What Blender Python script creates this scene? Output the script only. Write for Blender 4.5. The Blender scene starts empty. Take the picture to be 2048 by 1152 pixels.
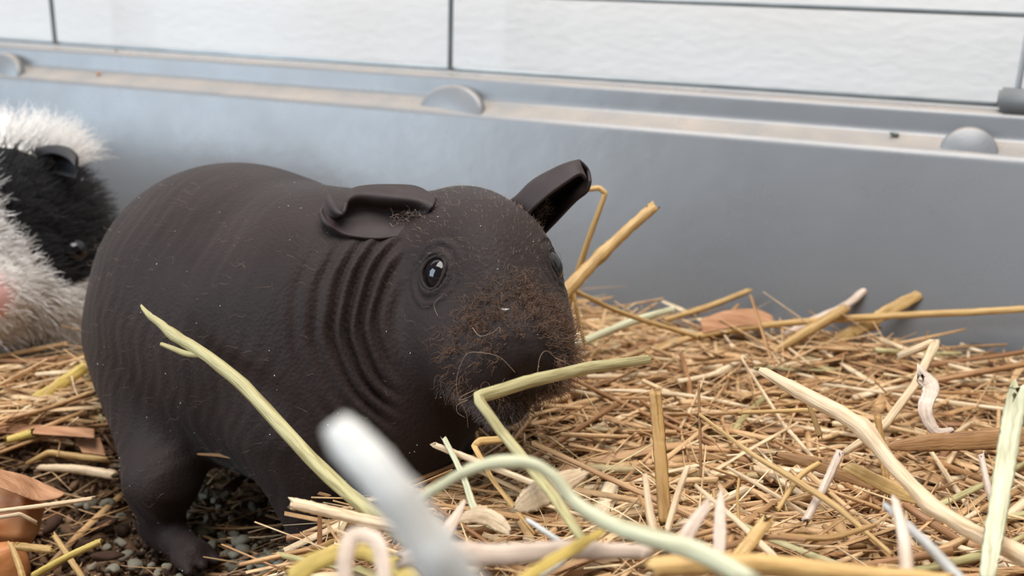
import bpy, bmesh, math, random
import numpy as np
from math import sin, cos, pi, radians
from mathutils import Vector, Matrix
from mathutils.bvhtree import BVHTree
random.seed(7)
RNG = np.random.default_rng(11)
S = bpy.context.scene
COL = S.collection

# ------------------------------------------------------------------ camera
F = 1967.0                      # focal length in pixels of the 2048 wide frame
PITCH, ROLL, YAW = radians(17), radians(2), radians(20)
CAM_O = np.array([0.0, 0.0, 0.165])
cam_d = bpy.data.cameras.new('camera')
cam = bpy.data.objects.new('camera', cam_d)
COL.objects.link(cam)
cam_d.sensor_width = 36
cam_d.lens = 36 * F / 2048
cam_d.clip_start = 0.005
MAT3 = Matrix.Rotation(YAW, 3, 'Z') @ Matrix.Rotation(pi / 2 - PITCH, 3, 'X') @ Matrix.Rotation(ROLL, 3, 'Z')
cam.matrix_world = Matrix.Translation(CAM_O) @ MAT3.to_4x4()
cam_d.dof.use_dof = True
cam_d.dof.focus_distance = 0.245
cam_d.dof.aperture_fstop = cam_d.lens / 2.3
S.camera = cam
CM = np.array(MAT3)

# ------------------------------------------------------------------ light
w = bpy.data.worlds.new('room_light')
S.world = w
w.use_nodes = True
w.node_tree.nodes['Background'].inputs[0].default_value = (1.0, 0.97, 0.94, 1)
w.node_tree.nodes['Background'].inputs[1].default_value = 0.13


def area(name, loc, target, sx, sy, power, col):
    l = bpy.data.lights.new(name, 'AREA')
    l.shape = 'RECTANGLE'
    l.size, l.size_y, l.energy, l.color = sx, sy, power, col
    o = bpy.data.objects.new(name, l)
    o.location = loc
    o.rotation_euler = (Vector(target) - Vector(loc)).to_track_quat('-Z', 'Y').to_euler()
    COL.objects.link(o)
    return o


area('window_light', (-1.5, -1.2, 0.85), (-0.15, 0.35, 0.35), 1.2, 1.5, 42, (0.70, 0.85, 1.0))
area('ceiling_light', (-0.1, 0.05, 1.6), (-0.05, 0.25, 0.0), 1.2, 1.2, 42, (1.0, 0.97, 0.94))

S.view_settings.view_transform = 'Standard'
S.view_settings.look = 'None'
S.view_settings.gamma = 1
S.view_settings.use_curve_mapping = False
S.view_settings.exposure = 0.12


# ------------------------------------------------------------------ helpers
def at(px, py, s):
    """a point seen at pixel (px, py), s metres along the camera axis"""
    return CAM_O + s * (CM @ np.array([(px - 1024) / F, -(py - 576) / F, -1.0]))


def proj(P):
    q = (np.asarray(P) - CAM_O) @ CM
    s = -q[..., 2]
    return 1024 + F * q[..., 0] / s, 576 - F * q[..., 1] / s, s


def at_z(px, py, z):
    d = CM @ np.array([(px - 1024) / F, -(py - 576) / F, -1.0])
    return CAM_O + d * ((z - CAM_O[2]) / d[2])


cY, sY = cos(YAW), sin(YAW)


def c2w(v):
    """a direction given as right / ahead / up of the viewpoint"""
    return np.array([v[0] * cY - v[1] * sY, v[0] * sY + v[1] * cY, v[2]])


def tag(o, label=None, cat=None, group=None, kind=None):
    if label: o['label'] = label
    if cat: o['category'] = cat
    if group: o['group'] = group
    if kind: o['kind'] = kind
    return o


def empty(name, loc, label, cat, group=None):
    o = bpy.data.objects.new(name, None)
    o.empty_display_size = 0.01
    o.location = loc
    COL.objects.link(o)
    return tag(o, label, cat, group)


def link(name, me, mat=None, parent=None, smooth=True):
    o = bpy.data.objects.new(name, me)
    COL.objects.link(o)
    if mat: me.materials.append(mat)
    if smooth and len(me.polygons):
        me.polygons.foreach_set('use_smooth', np.ones(len(me.polygons), bool))
    if parent:
        o.parent = parent
        o.matrix_parent_inverse = Matrix.Translation(-parent.location) if parent.type == 'EMPTY' else parent.matrix_basis.inverted()
    return o


def mesh(name, V, Fc):
    me = bpy.data.meshes.new(name)
    me.from_pydata([tuple(map(float, v)) for v in V], [], [tuple(map(int, f)) for f in Fc])
    me.update()
    return me


def quad_mesh(name, V, Q):
    """fast path for big all-quad meshes"""
    me = bpy.data.meshes.new(name)
    V = np.asarray(V, np.float32)
    Q = np.asarray(Q, np.int32)
    me.vertices.add(len(V))
    me.vertices.foreach_set('co', V.ravel())
    me.loops.add(Q.size)
    me.loops.foreach_set('vertex_index', Q.ravel())
    me.polygons.add(len(Q))
    me.polygons.foreach_set('loop_start', np.arange(0, Q.size, 4, dtype=np.int32))
    me.polygons.foreach_set('loop_total', np.full(len(Q), 4, np.int32))
    me.update(calc_edges=True)
    me.validate()
    return me


def recentre(o):
    """move an unparented mesh object's origin to the base of its geometry"""
    me = o.data
    n = len(me.vertices)
    a = np.empty(n * 3, np.float32)
    me.vertices.foreach_get('co', a)
    a = a.reshape(-1, 3)
    c = np.array([(a[:, 0].min() + a[:, 0].max()) / 2, (a[:, 1].min() + a[:, 1].max()) / 2, a[:, 2].min()])
    me.vertices.foreach_set('co', (a - c).astype(np.float32).ravel())
    me.update()
    o.location = c
    return o


# ------------------------------------------------------------------ materials
def new_mat(name, rough=0.6, spec=0.4):
    m = bpy.data.materials.new(name)
    m.use_nodes = True
    nt = m.node_tree
    b = nt.nodes['Principled BSDF']
    b.inputs['Roughness'].default_value = rough
    b.inputs['Specular IOR Level'].default_value = spec
    return m, nt, b


def nd(nt, t, **kw):
    n = nt.nodes.new(t)
    for k, v in kw.items():
        if k in n.inputs: n.inputs[k].default_value = v
        else: setattr(n, k, v)
    return n


def ramp(nt, fac, stops):
    r = nt.nodes.new('ShaderNodeValToRGB')
    e = r.color_ramp.elements
    while len(e) < len(stops): e.new(0.5)
    for i, (p, c) in enumerate(stops):
        e[i].position = p
        e[i].color = (*c, 1)
    nt.links.new(fac, r.inputs[0])
    return r


def noise_mat(name, c1, c2, scale=60, rough=0.6, spec=0.4, bump=0.0, bscale=None, stretch=(1, 1, 1), detail=4, dist=0.001):
    m, nt, b = new_mat(name, rough, spec)
    tc = nd(nt, 'ShaderNodeTexCoord')
    mp = nd(nt, 'ShaderNodeMapping')
    mp.inputs['Scale'].default_value = stretch
    nt.links.new(tc.outputs['Object'], mp.inputs[0])
    n = nd(nt, 'ShaderNodeTexNoise', Scale=scale, Detail=detail)
    nt.links.new(mp.outputs[0], n.inputs['Vector'])
    r = ramp(nt, n.outputs['Fac'], [(0.3, c1), (0.7, c2)])
    nt.links.new(r.outputs[0], b.inputs['Base Color'])
    if bump:
        n2 = nd(nt, 'ShaderNodeTexNoise', Scale=bscale or scale * 3, Detail=4)
        nt.links.new(mp.outputs[0], n2.inputs['Vector'])
        bp = nd(nt, 'ShaderNodeBump', Strength=bump, Distance=dist)
        nt.links.new(n2.outputs['Fac'], bp.inputs['Height'])
        nt.links.new(bp.outputs[0], b.inputs['Normal'])
    return m


def straw_mat(name, stops, attr=None, rough=0.42, translucent=0.15, uv=True):
    """dry stem: a colour of its own per piece, streaks and fine ribs along the piece"""
    m, nt, b = new_mat(name, rough, 0.45)
    if attr:
        a = nd(nt, 'ShaderNodeAttribute', attribute_name=attr)
        fac = a.outputs['Fac']
    else:
        fac = nd(nt, 'ShaderNodeObjectInfo').outputs['Random']
    r = ramp(nt, fac, stops)
    tc = nd(nt, 'ShaderNodeTexCoord')
    mp = nd(nt, 'ShaderNodeMapping')
    if attr:
        nt.links.new(tc.outputs['Object'], mp.inputs[0])
        mp.inputs['Scale'].default_value = (90, 90, 260)
    else:
        nt.links.new(tc.outputs['UV'], mp.inputs[0])
        mp.inputs['Scale'].default_value = (10, 9, 1)
    n = nd(nt, 'ShaderNodeTexNoise', Scale=1.0, Detail=4)
    nt.links.new(mp.outputs[0], n.inputs['Vector'])
    mx = nd(nt, 'ShaderNodeMix', data_type='RGBA', blend_type='MULTIPLY')
    mx.inputs[0].default_value = 1.0
    r2 = ramp(nt, n.outputs['Fac'], [(0.3, (0.62, 0.55, 0.46)), (0.52, (0.98, 0.97, 0.95)), (0.75, (1.12, 1.12, 1.12))])
    nt.links.new(r.outputs[0], mx.inputs[6])
    nt.links.new(r2.outputs[0], mx.inputs[7])
    nt.links.new(mx.outputs[2], b.inputs['Base Color'])
    bp = nd(nt, 'ShaderNodeBump', Strength=0.5, Distance=0.0005)
    if attr:
        n3 = nd(nt, 'ShaderNodeTexNoise', Scale=900.0, Detail=2)
        nt.links.new(tc.outputs['Object'], n3.inputs['Vector'])
    else:
        mp3 = nd(nt, 'ShaderNodeMapping')
        mp3.inputs['Scale'].default_value = (22, 8, 1)
        nt.links.new(tc.outputs['UV'], mp3.inputs[0])
        n3 = nd(nt, 'ShaderNodeTexNoise', Scale=1.0, Detail=3)
        nt.links.new(mp3.outputs[0], n3.inputs['Vector'])
    nt.links.new(n3.outputs['Fac'], bp.inputs['Height'])
    nt.links.new(bp.outputs[0], b.inputs['Normal'])
    if translucent:
        t = nd(nt, 'ShaderNodeBsdfTranslucent')
        nt.links.new(mx.outputs[2], t.inputs[0])
        ms = nd(nt, 'ShaderNodeMixShader')
        ms.inputs[0].default_value = translucent
        nt.links.new(b.outputs[0], ms.inputs[1])
        nt.links.new(t.outputs[0], ms.inputs[2])
        nt.links.new(ms.outputs[0], nt.nodes['Material Output'].inputs[0])
    return m


def tube_uv(me, P, sides):
    """u around the tube, v along it in decimetres"""
    P = np.asarray(P, float)
    L = np.concatenate([[0], np.cumsum(np.linalg.norm(np.diff(P, axis=0), axis=1))]) * 10
    uvl = me.uv_layers.new(name='UVMap')
    data = np.zeros((len(me.loops), 2), np.float32)
    o = L[0] + (P[0, 0] * 37 + P[0, 1] * 53) % 10
    for p in me.polygons:
        idx = [me.loops[k].vertex_index for k in p.loop_indices]
        us = [(q % sides) / sides for q in idx]
        if max(us) - min(us) > 0.5 and len(idx) == 4: us = [u + 1 if u < 0.5 else u for u in us]
        for k, q, u in zip(p.loop_indices, idx, us):
            data[k] = (u, L[min(q // sides, len(L) - 1)] + o)
    uvl.data.foreach_set('uv', data.ravel())


STOPS = [(0.0, (0.29, 0.13, 0.055)), (0.18, (0.48, 0.255, 0.11)), (0.45, (0.62, 0.385, 0.185)), (0.7, (0.72, 0.48, 0.255)),
         (0.86, (0.86, 0.68, 0.45)), (0.93, (0.80, 0.62, 0.36)), (1.0, (0.52, 0.45, 0.22))]
M_STRAW = straw_mat('straw_loose', STOPS)
LOOKS = {'golden': STOPS[2:4], 'pale': [(0.0, (0.78, 0.59, 0.36)), (1.0, (0.88, 0.72, 0.50))], 'brown': [(0.0, (0.28, 0.13, 0.055)), (1.0, (0.46, 0.245, 0.105))],
         'greenish': [(0.0, (0.47, 0.41, 0.19)), (1.0, (0.58, 0.52, 0.28))], 'tan': [(0.0, (0.50, 0.28, 0.13)), (1.0, (0.60, 0.37, 0.18))]}
M_LOOK = {k: straw_mat('straw_' + k, [(0.0, v[0][1]), (1.0, v[1][1])]) for k, v in LOOKS.items()}
M_BED = straw_mat('straw_bedding', STOPS, 'tint')
M = {}


def plain_straw(key, c, rough=0.45, tr=0.15):
    d = tuple(x * 0.82 for x in c)
    M[key] = straw_mat('straw_' + key, [(0.0, d), (1.0, c)], None, rough, tr)


plain_straw('green', (0.56, 0.50, 0.25))
plain_straw('pale_green', (0.66, 0.65, 0.44))
plain_straw('gold', (0.66, 0.42, 0.16))
plain_straw('cream', (0.82, 0.62, 0.40))
plain_straw('white', (0.68, 0.68, 0.66))
plain_straw('yellow', (0.72, 0.53, 0.14))
plain_straw('brown', (0.40, 0.21, 0.085))
plain_straw('amber', (0.52, 0.30, 0.10))
plain_straw('pink', (0.78, 0.62, 0.50))
M['shaving'] = noise_mat('wood_shaving', (0.27, 0.125, 0.06), (0.50, 0.27, 0.15), 60, 0.7, 0.2, 0.5, 160, (1, 4, 7))
M['granule'] = noise_mat('litter_granule', (0.44, 0.40, 0.30), (0.66, 0.60, 0.47), 200, 0.9, 0.15, 0.8, 600)
M['dropping'] = noise_mat('dropping', (0.055, 0.028, 0.018), (0.13, 0.065, 0.04), 150, 0.7, 0.3, 0.6, 500)
M['soil'] = noise_mat('bedding_soil', (0.07, 0.042, 0.025), (0.25, 0.15, 0.085), 120, 0.95, 0.1, 1.0, 400)


# ------------------------------------------------------------------ setting
def box_mesh(name, lo, hi):
    V = [(x, y, z) for x in (lo[0], hi[0]) for y in (lo[1], hi[1]) for z in (lo[2], hi[2])]
    return mesh(name, V, [(0, 1, 3, 2), (4, 6, 7, 5), (0, 4, 5, 1), (2, 3, 7, 6), (0, 2, 6, 4), (1, 5, 7, 3)])


wm, nt, b = new_mat('wallpaper', 0.75, 0.25)
tc = nd(nt, 'ShaderNodeTexCoord')
n1 = nd(nt, 'ShaderNodeTexNoise', Scale=9.0, Detail=3)
nt.links.new(tc.outputs['Object'], n1.inputs['Vector'])
r = ramp(nt, n1.outputs['Fac'], [(0.3, (0.81, 0.755, 0.705)), (0.7, (0.86, 0.825, 0.79))])
nt.links.new(r.outputs[0], b.inputs['Base Color'])
mp = nd(nt, 'ShaderNodeMapping')
mp.inputs['Scale'].default_value = (1, 1, 2.2)
nt.links.new(tc.outputs['Object'], mp.inputs[0])
n2 = nd(nt, 'ShaderNodeTexNoise', Scale=140.0, Detail=3)
nt.links.new(mp.outputs[0], n2.inputs['Vector'])
bp = nd(nt, 'ShaderNodeBump', Strength=0.22, Distance=0.0012)
nt.links.new(n2.outputs['Fac'], bp.inputs['Height'])
nt.links.new(bp.outputs[0], b.inputs['Normal'])
WALL_Y = 0.47
o = link('wall_back', box_mesh('wall_back', (-1.6, WALL_Y, -0.02), (1.2, WALL_Y + 0.08, 1.4)), wm, smooth=False)
tag(o, 'white textured wallpaper wall behind the cage', None, None, 'structure')
fm = noise_mat('floor_board', (0.30, 0.20, 0.12), (0.40, 0.28, 0.18), 12, 0.5)
o = link('floor', box_mesh('floor', (-1.6, -1.6, -0.06), (1.2, WALL_Y, -0.02)), fm, smooth=False)
tag(o, None, None, None, 'structure')

# ------------------------------------------------------------------ cage tray
TX0, TX1, TY0, TY1 = -0.72, 0.135, -0.125, 0.405     # inner floor rectangle at bedding height
tray = empty('cage_tray', (-0.3, 0.14, -0.012), 'grey plastic cage tray with stepped rim holding the straw bedding', 'cage tray')
tm, nt, b = new_mat('grey_plastic', 0.42, 0.58)
tc = nd(nt, 'ShaderNodeTexCoord')
n1 = nd(nt, 'ShaderNodeTexNoise', Scale=7.0, Detail=5)
nt.links.new(tc.outputs['Object'], n1.inputs['Vector'])
r = ramp(nt, n1.outputs['Fac'], [(0.3, (0.175, 0.180, 0.187)), (0.7, (0.210, 0.215, 0.222))])
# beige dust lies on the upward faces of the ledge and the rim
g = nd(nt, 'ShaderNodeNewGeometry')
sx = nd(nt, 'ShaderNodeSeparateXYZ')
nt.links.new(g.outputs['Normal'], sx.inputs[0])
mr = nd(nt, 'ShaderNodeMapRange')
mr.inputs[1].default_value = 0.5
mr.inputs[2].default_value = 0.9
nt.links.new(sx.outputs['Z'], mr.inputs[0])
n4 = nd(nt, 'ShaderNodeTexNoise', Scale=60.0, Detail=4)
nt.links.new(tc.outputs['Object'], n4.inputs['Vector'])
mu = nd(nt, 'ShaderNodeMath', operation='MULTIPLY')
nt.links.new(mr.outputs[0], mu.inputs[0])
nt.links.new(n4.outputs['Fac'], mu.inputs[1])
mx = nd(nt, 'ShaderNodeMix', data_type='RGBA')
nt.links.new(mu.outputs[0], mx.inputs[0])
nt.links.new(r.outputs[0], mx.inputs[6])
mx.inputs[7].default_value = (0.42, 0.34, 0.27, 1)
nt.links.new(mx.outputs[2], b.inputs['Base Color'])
# scuffed, patchy gloss
n5 = nd(nt, 'ShaderNodeTexNoise', Scale=34.0, Detail=6, Roughness=0.7)
nt.links.new(tc.outputs['Object'], n5.inputs['Vector'])
r5 = ramp(nt, n5.outputs['Fac'], [(0.35, (0.25,) * 3), (0.7, (0.36,) * 3)])
# smoother patch added on the tray's back wall, to catch the window highlight
vd = nd(nt, 'ShaderNodeVectorMath', operation='SUBTRACT')
nt.links.new(tc.outputs['Object'], vd.inputs[0])
vd.inputs[1].default_value = tuple(at(900, 262, 0.452) - np.array([-0.3, 0.14, -0.012]))
vs = nd(nt, 'ShaderNodeVectorMath', operation='MULTIPLY')
vs.inputs[1].default_value = (1 / 0.075, 1 / 0.05, 1 / 0.022)
nt.links.new(vd.outputs[0], vs.inputs[0])
vl = nd(nt, 'ShaderNodeVectorMath', operation='LENGTH')
nt.links.new(vs.outputs[0], vl.inputs[0])
pr = nd(nt, 'ShaderNodeMapRange')
pr.inputs[1].default_value, pr.inputs[2].default_value, pr.inputs[3].default_value, pr.inputs[4].default_value = 0.3, 1.0, 0.12, 0.0
nt.links.new(vl.outputs['Value'], pr.inputs[0])
rs = nd(nt, 'ShaderNodeMath', operation='SUBTRACT')
nt.links.new(r5.outputs[0], rs.inputs[0])
nt.links.new(pr.outputs[0], rs.inputs[1])
nt.links.new(rs.outputs[0], b.inputs['Roughness'])
n6 = nd(nt, 'ShaderNodeTexNoise', Scale=70.0, Detail=5)
nt.links.new(tc.outputs['Object'], n6.inputs['Vector'])
bp = nd(nt, 'ShaderNodeBump', Strength=0.12, Distance=0.002)
nt.links.new(n6.outputs['Fac'], bp.inputs['Height'])
nt.links.new(bp.outputs[0], b.inputs['Normal'])
M['tray'] = tm


def rrect(o, rad, n=8):
    x0, x1, y0, y1 = TX0 - o, TX1 + o, TY0 - o, TY1 + o
    rad = rad + o
    pts = []
    for cx, cy, a0 in ((x1 - rad, y1 - rad, 0), (x0 + rad, y1 - rad, 90), (x0 + rad, y0 + rad, 180), (x1 - rad, y0 + rad, 270)):
        for i in range(n + 1):
            a = radians(a0 + 90 * i / n)
            pts.append((cx + rad * cos(a), cy + rad * sin(a)))
    return pts


PROFILE = [(-0.042, -0.012), (-0.030, -0.0115), (-0.0205, -0.009), (-0.0140, -0.002), (-0.0112, 0.008), (-0.0078, 0.03), (0.0042, 0.1075), (0.0052, 0.1098),
           (0.0075, 0.111), (0.0155, 0.1138), (0.0172, 0.1148), (0.0178, 0.117), (0.0186, 0.1225), (0.0192, 0.1242), (0.0206, 0.1249), (0.031, 0.1252), (0.0325, 0.1245), (0.033, 0.123),
           (0.0332, 0.108), (0.0315, 0.108), (0.0312, 0.121), (0.0225, 0.121), (0.0202, 0.1125), (0.0095, 0.108), (-0.0048, 0.03), (-0.0105, -0.004), (-0.0195, -0.0125), (-0.042, -0.0145)]
V, Q = [], []
for (off, z) in PROFILE:
    V += [(x, y, z) for x, y in rrect(off, 0.055)]
n = 36
for i in range(len(PROFILE) - 1):
    for j in range(n):
        Q.append((i * n + (j + 1) % n, i * n + j, (i + 1) * n + j, (i + 1) * n + (j + 1) % n))
me = mesh('tray_shell', V, Q + [tuple(range(n)), tuple(range((len(PROFILE) - 1) * n + n - 1, (len(PROFILE) - 1) * n - 1, -1))])
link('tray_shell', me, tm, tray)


def clip_tab(x, wd, ht, tilt):
    """half-round tab standing on the ledge in front of the riser, its edge rounded"""
    V, Fc = [], []
    N = 20
    rings = [(-0.001, 1.0), (0.0022, 1.0), (0.0030, 0.97), (0.0034, 0.91)]
    for d, k in rings:
        for i in range(N + 1):
            a = pi * i / N
            px = cos(a) * wd / 2 * k
            V.append((x + px, 0.4150 - d - tilt * px + 0.4 * sin(a) * ht * k, 0.1095 + sin(a) * ht * k))
    m = N + 1
    for i in range(len(rings) - 1):
        for j in range(N):
            Fc.append((i * m + j, i * m + j + 1, (i + 1) * m + j + 1, (i + 1) * m + j))
    L = (len(rings) - 1) * m
    Fc.append(tuple(range(L, L + m)))
    Fc.append(tuple(range(N, -1, -1)))
    return link('clip_tab', mesh('clip_tab', V, Fc), tm, tray)


clip_tab(-0.4515, 0.033, 0.0120, 0.10)
clip_tab(-0.183, 0.033, 0.0120, 0.10)
clip_tab(0.0335, 0.021, 0.0100, 0.02)

# ------------------------------------------------------------------ wire panel
wire_m = noise_mat('zinc_wire', (0.25, 0.29, 0.31), (0.34, 0.38, 0.40), 60, 0.4, 0.6)
wire_m.node_tree.nodes['Principled BSDF'].inputs['Metallic'].default_value = 0.35
PANEL_Y = 0.4385
panel = empty('wire_panel', (-0.3, PANEL_Y, 0.1252), 'grey wire cage panel standing on the tray rim before the white wall', 'cage panel')


def tube(P, R, sides=8, caps=True, flat=1.0, ref=None):
    """tube through points P with radii R; flat squashes it across"""
    P = np.asarray(P, float)
    R = np.broadcast_to(np.asarray(R, float), (len(P),))
    T = np.gradient(P, axis=0)
    T /= np.linalg.norm(T, axis=1)[:, None]
    u = np.array(ref if ref is not None else (0, 0, 1.0), float)
    if abs(np.dot(u, T[0])) > 0.9: u = np.array((0.3, 0.9, 0.2))
    V, Q = [], []
    for i in range(len(P)):
        u = u - np.dot(u, T[i]) * T[i]
        u /= np.linalg.norm(u)
        v = np.cross(T[i], u)
        for k in range(sides):
            a = 2 * pi * k / sides
            V.append(P[i] + R[i] * (cos(a) * v + flat * sin(a) * u))
    for i in range(len(P) - 1):
        for k in range(sides):
            Q.append((i * sides + k, i * sides + (k + 1) % sides, (i + 1) * sides + (k + 1) % sides, (i + 1) * sides + k))
    if caps:
        Q.append(tuple(range(sides - 1, -1, -1)))
        Q.append(tuple(range((len(P) - 1) * sides, len(P) * sides)))
    return V, Q


for k in range(6):
    z = 0.1268 + 0.0345 * k
    V, Q = tube([(-0.69, PANEL_Y, z), (-0.3, PANEL_Y, z), (0.11, PANEL_Y, z)], 0.0010, 10)
    link('horizontal_wire', mesh('horizontal_wire', V, Q), wire_m, panel)
for x in (-0.6725, -0.433, -0.194, 0.049):
    V, Q = tube([(x, PANEL_Y - 0.0021, 0.1262), (x, PANEL_Y - 0.0021, 0.2), (x, PANEL_Y - 0.0021, 0.302)], 0.0012, 10)
    o = link('vertical_wire', mesh('vertical_wire', V, Q), wire_m if x < 0.04 else M.setdefault('whitewire', noise_mat('white_wire', (0.6, 0.6, 0.6), (0.7, 0.7, 0.7))), panel)
# grey connector block at the corner of the rim
bm = bmesh.new()
bmesh.ops.create_cube(bm, size=1)
bmesh.ops.scale(bm, vec=(0.03, 0.014, 0.0085), verts=bm.verts)
bmesh.ops.bevel(bm, geom=list(bm.edges), offset=0.0012, segments=2, affect='EDGES')
me = bpy.data.meshes.new('connector_block')
bm.to_mesh(me)
bm.free()
cb = link('connector_block', me, noise_mat('block_plastic', (0.16, 0.16, 0.155), (0.2, 0.2, 0.195)))
cb.location = (0.0575, 0.431, 0.1296)
tag(cb, 'small dark grey plastic block at the right end of the tray rim', 'connector')


# ------------------------------------------------------------------ shapes from distance fields
def ell(c, r, A=None):
    c = np.asarray(c, np.float32)
    r = np.asarray(r, np.float32)

    def f(P):
        q = P - c
        if A is not None: q = q @ np.asarray(A, np.float32).T
        k0 = np.sqrt(((q / r) ** 2).sum(-1))
        k1 = np.sqrt(((q / (r * r)) ** 2).sum(-1)) + 1e-9
        return k0 * (k0 - 1) / k1
    return f


def cone(a, b, ra, rb):
    a = np.asarray(a, np.float32)
    b = np.asarray(b, np.float32)

    def f(P):
        ba = b - a
        t = np.clip(((P - a) @ ba) / (ba @ ba), 0, 1)
        q = P - a - t[..., None] * ba
        return np.sqrt((q * q).sum(-1)) - (ra + (rb - ra) * t)
    return f


def smin(a, b, k):
    h = np.clip(0.5 + 0.5 * (b - a) / k, 0, 1)
    return b * (1 - h) + a * h - k * h * (1 - h)


def blend(prims):
    def f(P):
        P = np.asarray(P, np.float32)
        d = None
        for fn, k in prims:
            e = fn(P)
            if d is None: d = e
            elif k > 0: d = smin(d, e, k)
            else: d = -smin(-d, e, -k)        # carve
        return d
    return f


def surface_nets(f, lo, hi, h):
    lo = np.asarray(lo, np.float32)
    n = np.ceil((np.asarray(hi) - lo) / h).astype(int) + 1
    ax = [lo[i] + h * np.arange(n[i], dtype=np.float32) for i in range(3)]
    D = np.empty(n, np.float32)
    for i in range(n[0]):
        G = np.stack(np.meshgrid(ax[0][i:i + 1], ax[1], ax[2], indexing='ij'), -1)
        D[i] = f(G)[0]
    n0 = n - 1
    acc = np.zeros((*n0, 3), np.float32)
    cnt = np.zeros(n0, np.float32)
    cor = {}
    for i in (0, 1):
        for j in (0, 1):
            for k in (0, 1):
                cor[i, j, k] = D[i:n0[0] + i, j:n0[1] + j, k:n0[2] + k]
    for a in range(3):
        for u in (0, 1):
            for v in (0, 1):
                p = [0, 0, 0]
                p[(a + 1) % 3], p[(a + 2) % 3] = u, v
                q = list(p)
                q[a] = 1
                A, B = cor[tuple(p)], cor[tuple(q)]
                m = (A < 0) != (B < 0)
                t = np.where(m, A / np.where(m, A - B, 1), 0)
                cnt += m
                acc[..., a] += np.where(m, t, 0)
                acc[..., (a + 1) % 3] += m * u
                acc[..., (a + 2) % 3] += m * v
    m = cnt > 0
    idx = np.full(n0, -1, np.int64)
    idx[m] = np.arange(m.sum())
    base = np.argwhere(m).astype(np.float32)
    V = lo + h * (base + acc[m] / cnt[m][:, None])
    quads = []
    for a in range(3):
        sl0, sl1 = [slice(1, -1)] * 3, [slice(1, -1)] * 3
        sl0[a], sl1[a] = slice(0, -1), slice(1, None)
        A, B = D[tuple(sl0)], D[tuple(sl1)]
        c = np.argwhere((A < 0) != (B < 0))
        if not len(c): continue
        sg = (A < 0)[tuple(c.T)]
        c = c + np.array([1 if i != a else 0 for i in range(3)])
        e1, e2 = np.zeros(3, int), np.zeros(3, int)
        e1[(a + 1) % 3] = 1
        e2[(a + 2) % 3] = 1
        q = np.stack([idx[tuple((c - e1 - e2).T)], idx[tuple((c - e2).T)], idx[tuple(c.T)], idx[tuple((c - e1).T)]], 1)
        q[~sg] = q[~sg][:, ::-1]
        quads.append(q)
    Q = np.concatenate(quads)
    Q = Q[(Q >= 0).all(1)]
    return V, Q


def normals_of(f, V, e=4e-4):
    g = np.stack([f(V + np.eye(3, dtype=np.float32)[i] * e) - f(V - np.eye(3, dtype=np.float32)[i] * e) for i in range(3)], -1)
    return g / (np.linalg.norm(g, axis=1)[:, None] + 1e-12)


def strands(name, pts, rad, mat, parent=None):
    """pts (N, K, 3) in the world; rad (N, K)"""
    N, K = pts.shape[:2]
    hc = bpy.data.hair_curves.new(name)
    hc.add_curves([K] * N)
    off = np.array(parent.location, np.float32) if parent else np.zeros(3, np.float32)
    hc.attributes['position'].data.foreach_set('vector', (pts - off).astype(np.float32).ravel())
    a = hc.attributes.get('radius') or hc.attributes.new('radius', 'FLOAT', 'POINT')
    a.data.foreach_set('value', rad.astype(np.float32).ravel())
    hc.materials.append(mat)
    o = bpy.data.objects.new(name, hc)
    COL.objects.link(o)
    if parent: o.parent = parent
    return o


def rnd_dirs(n):
    d = RNG.normal(size=(n, 3))
    return d / np.linalg.norm(d, axis=1)[:, None]


# ------------------------------------------------------------------ skinny pig
UP = np.array([0, 0, 1.0])
th = radians(-44)
AX = c2w((cos(th), sin(th), 0))           # body axis, rump to chest
LT = np.cross(UP, AX)                     # the animal's left
BO = at(487, 655, 0.327)                  # middle of the trunk


def body(u, v, z): return np.array([BO[0], BO[1], 0]) + u * AX + v * LT + z * UP


BA = np.stack([AX, LT, UP])
ph = radians(-70.5)
HX = c2w((cos(ph), sin(ph), 0))           # the way the face looks
HL = np.cross(UP, HX)
HE = at(975, 540, 0.2600)                  # between the eyes, inside the head
HS = 0.88                                  # size of the head


def head(u, v, z): return HE + HS * (u * HX + v * HL + z * UP)


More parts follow.
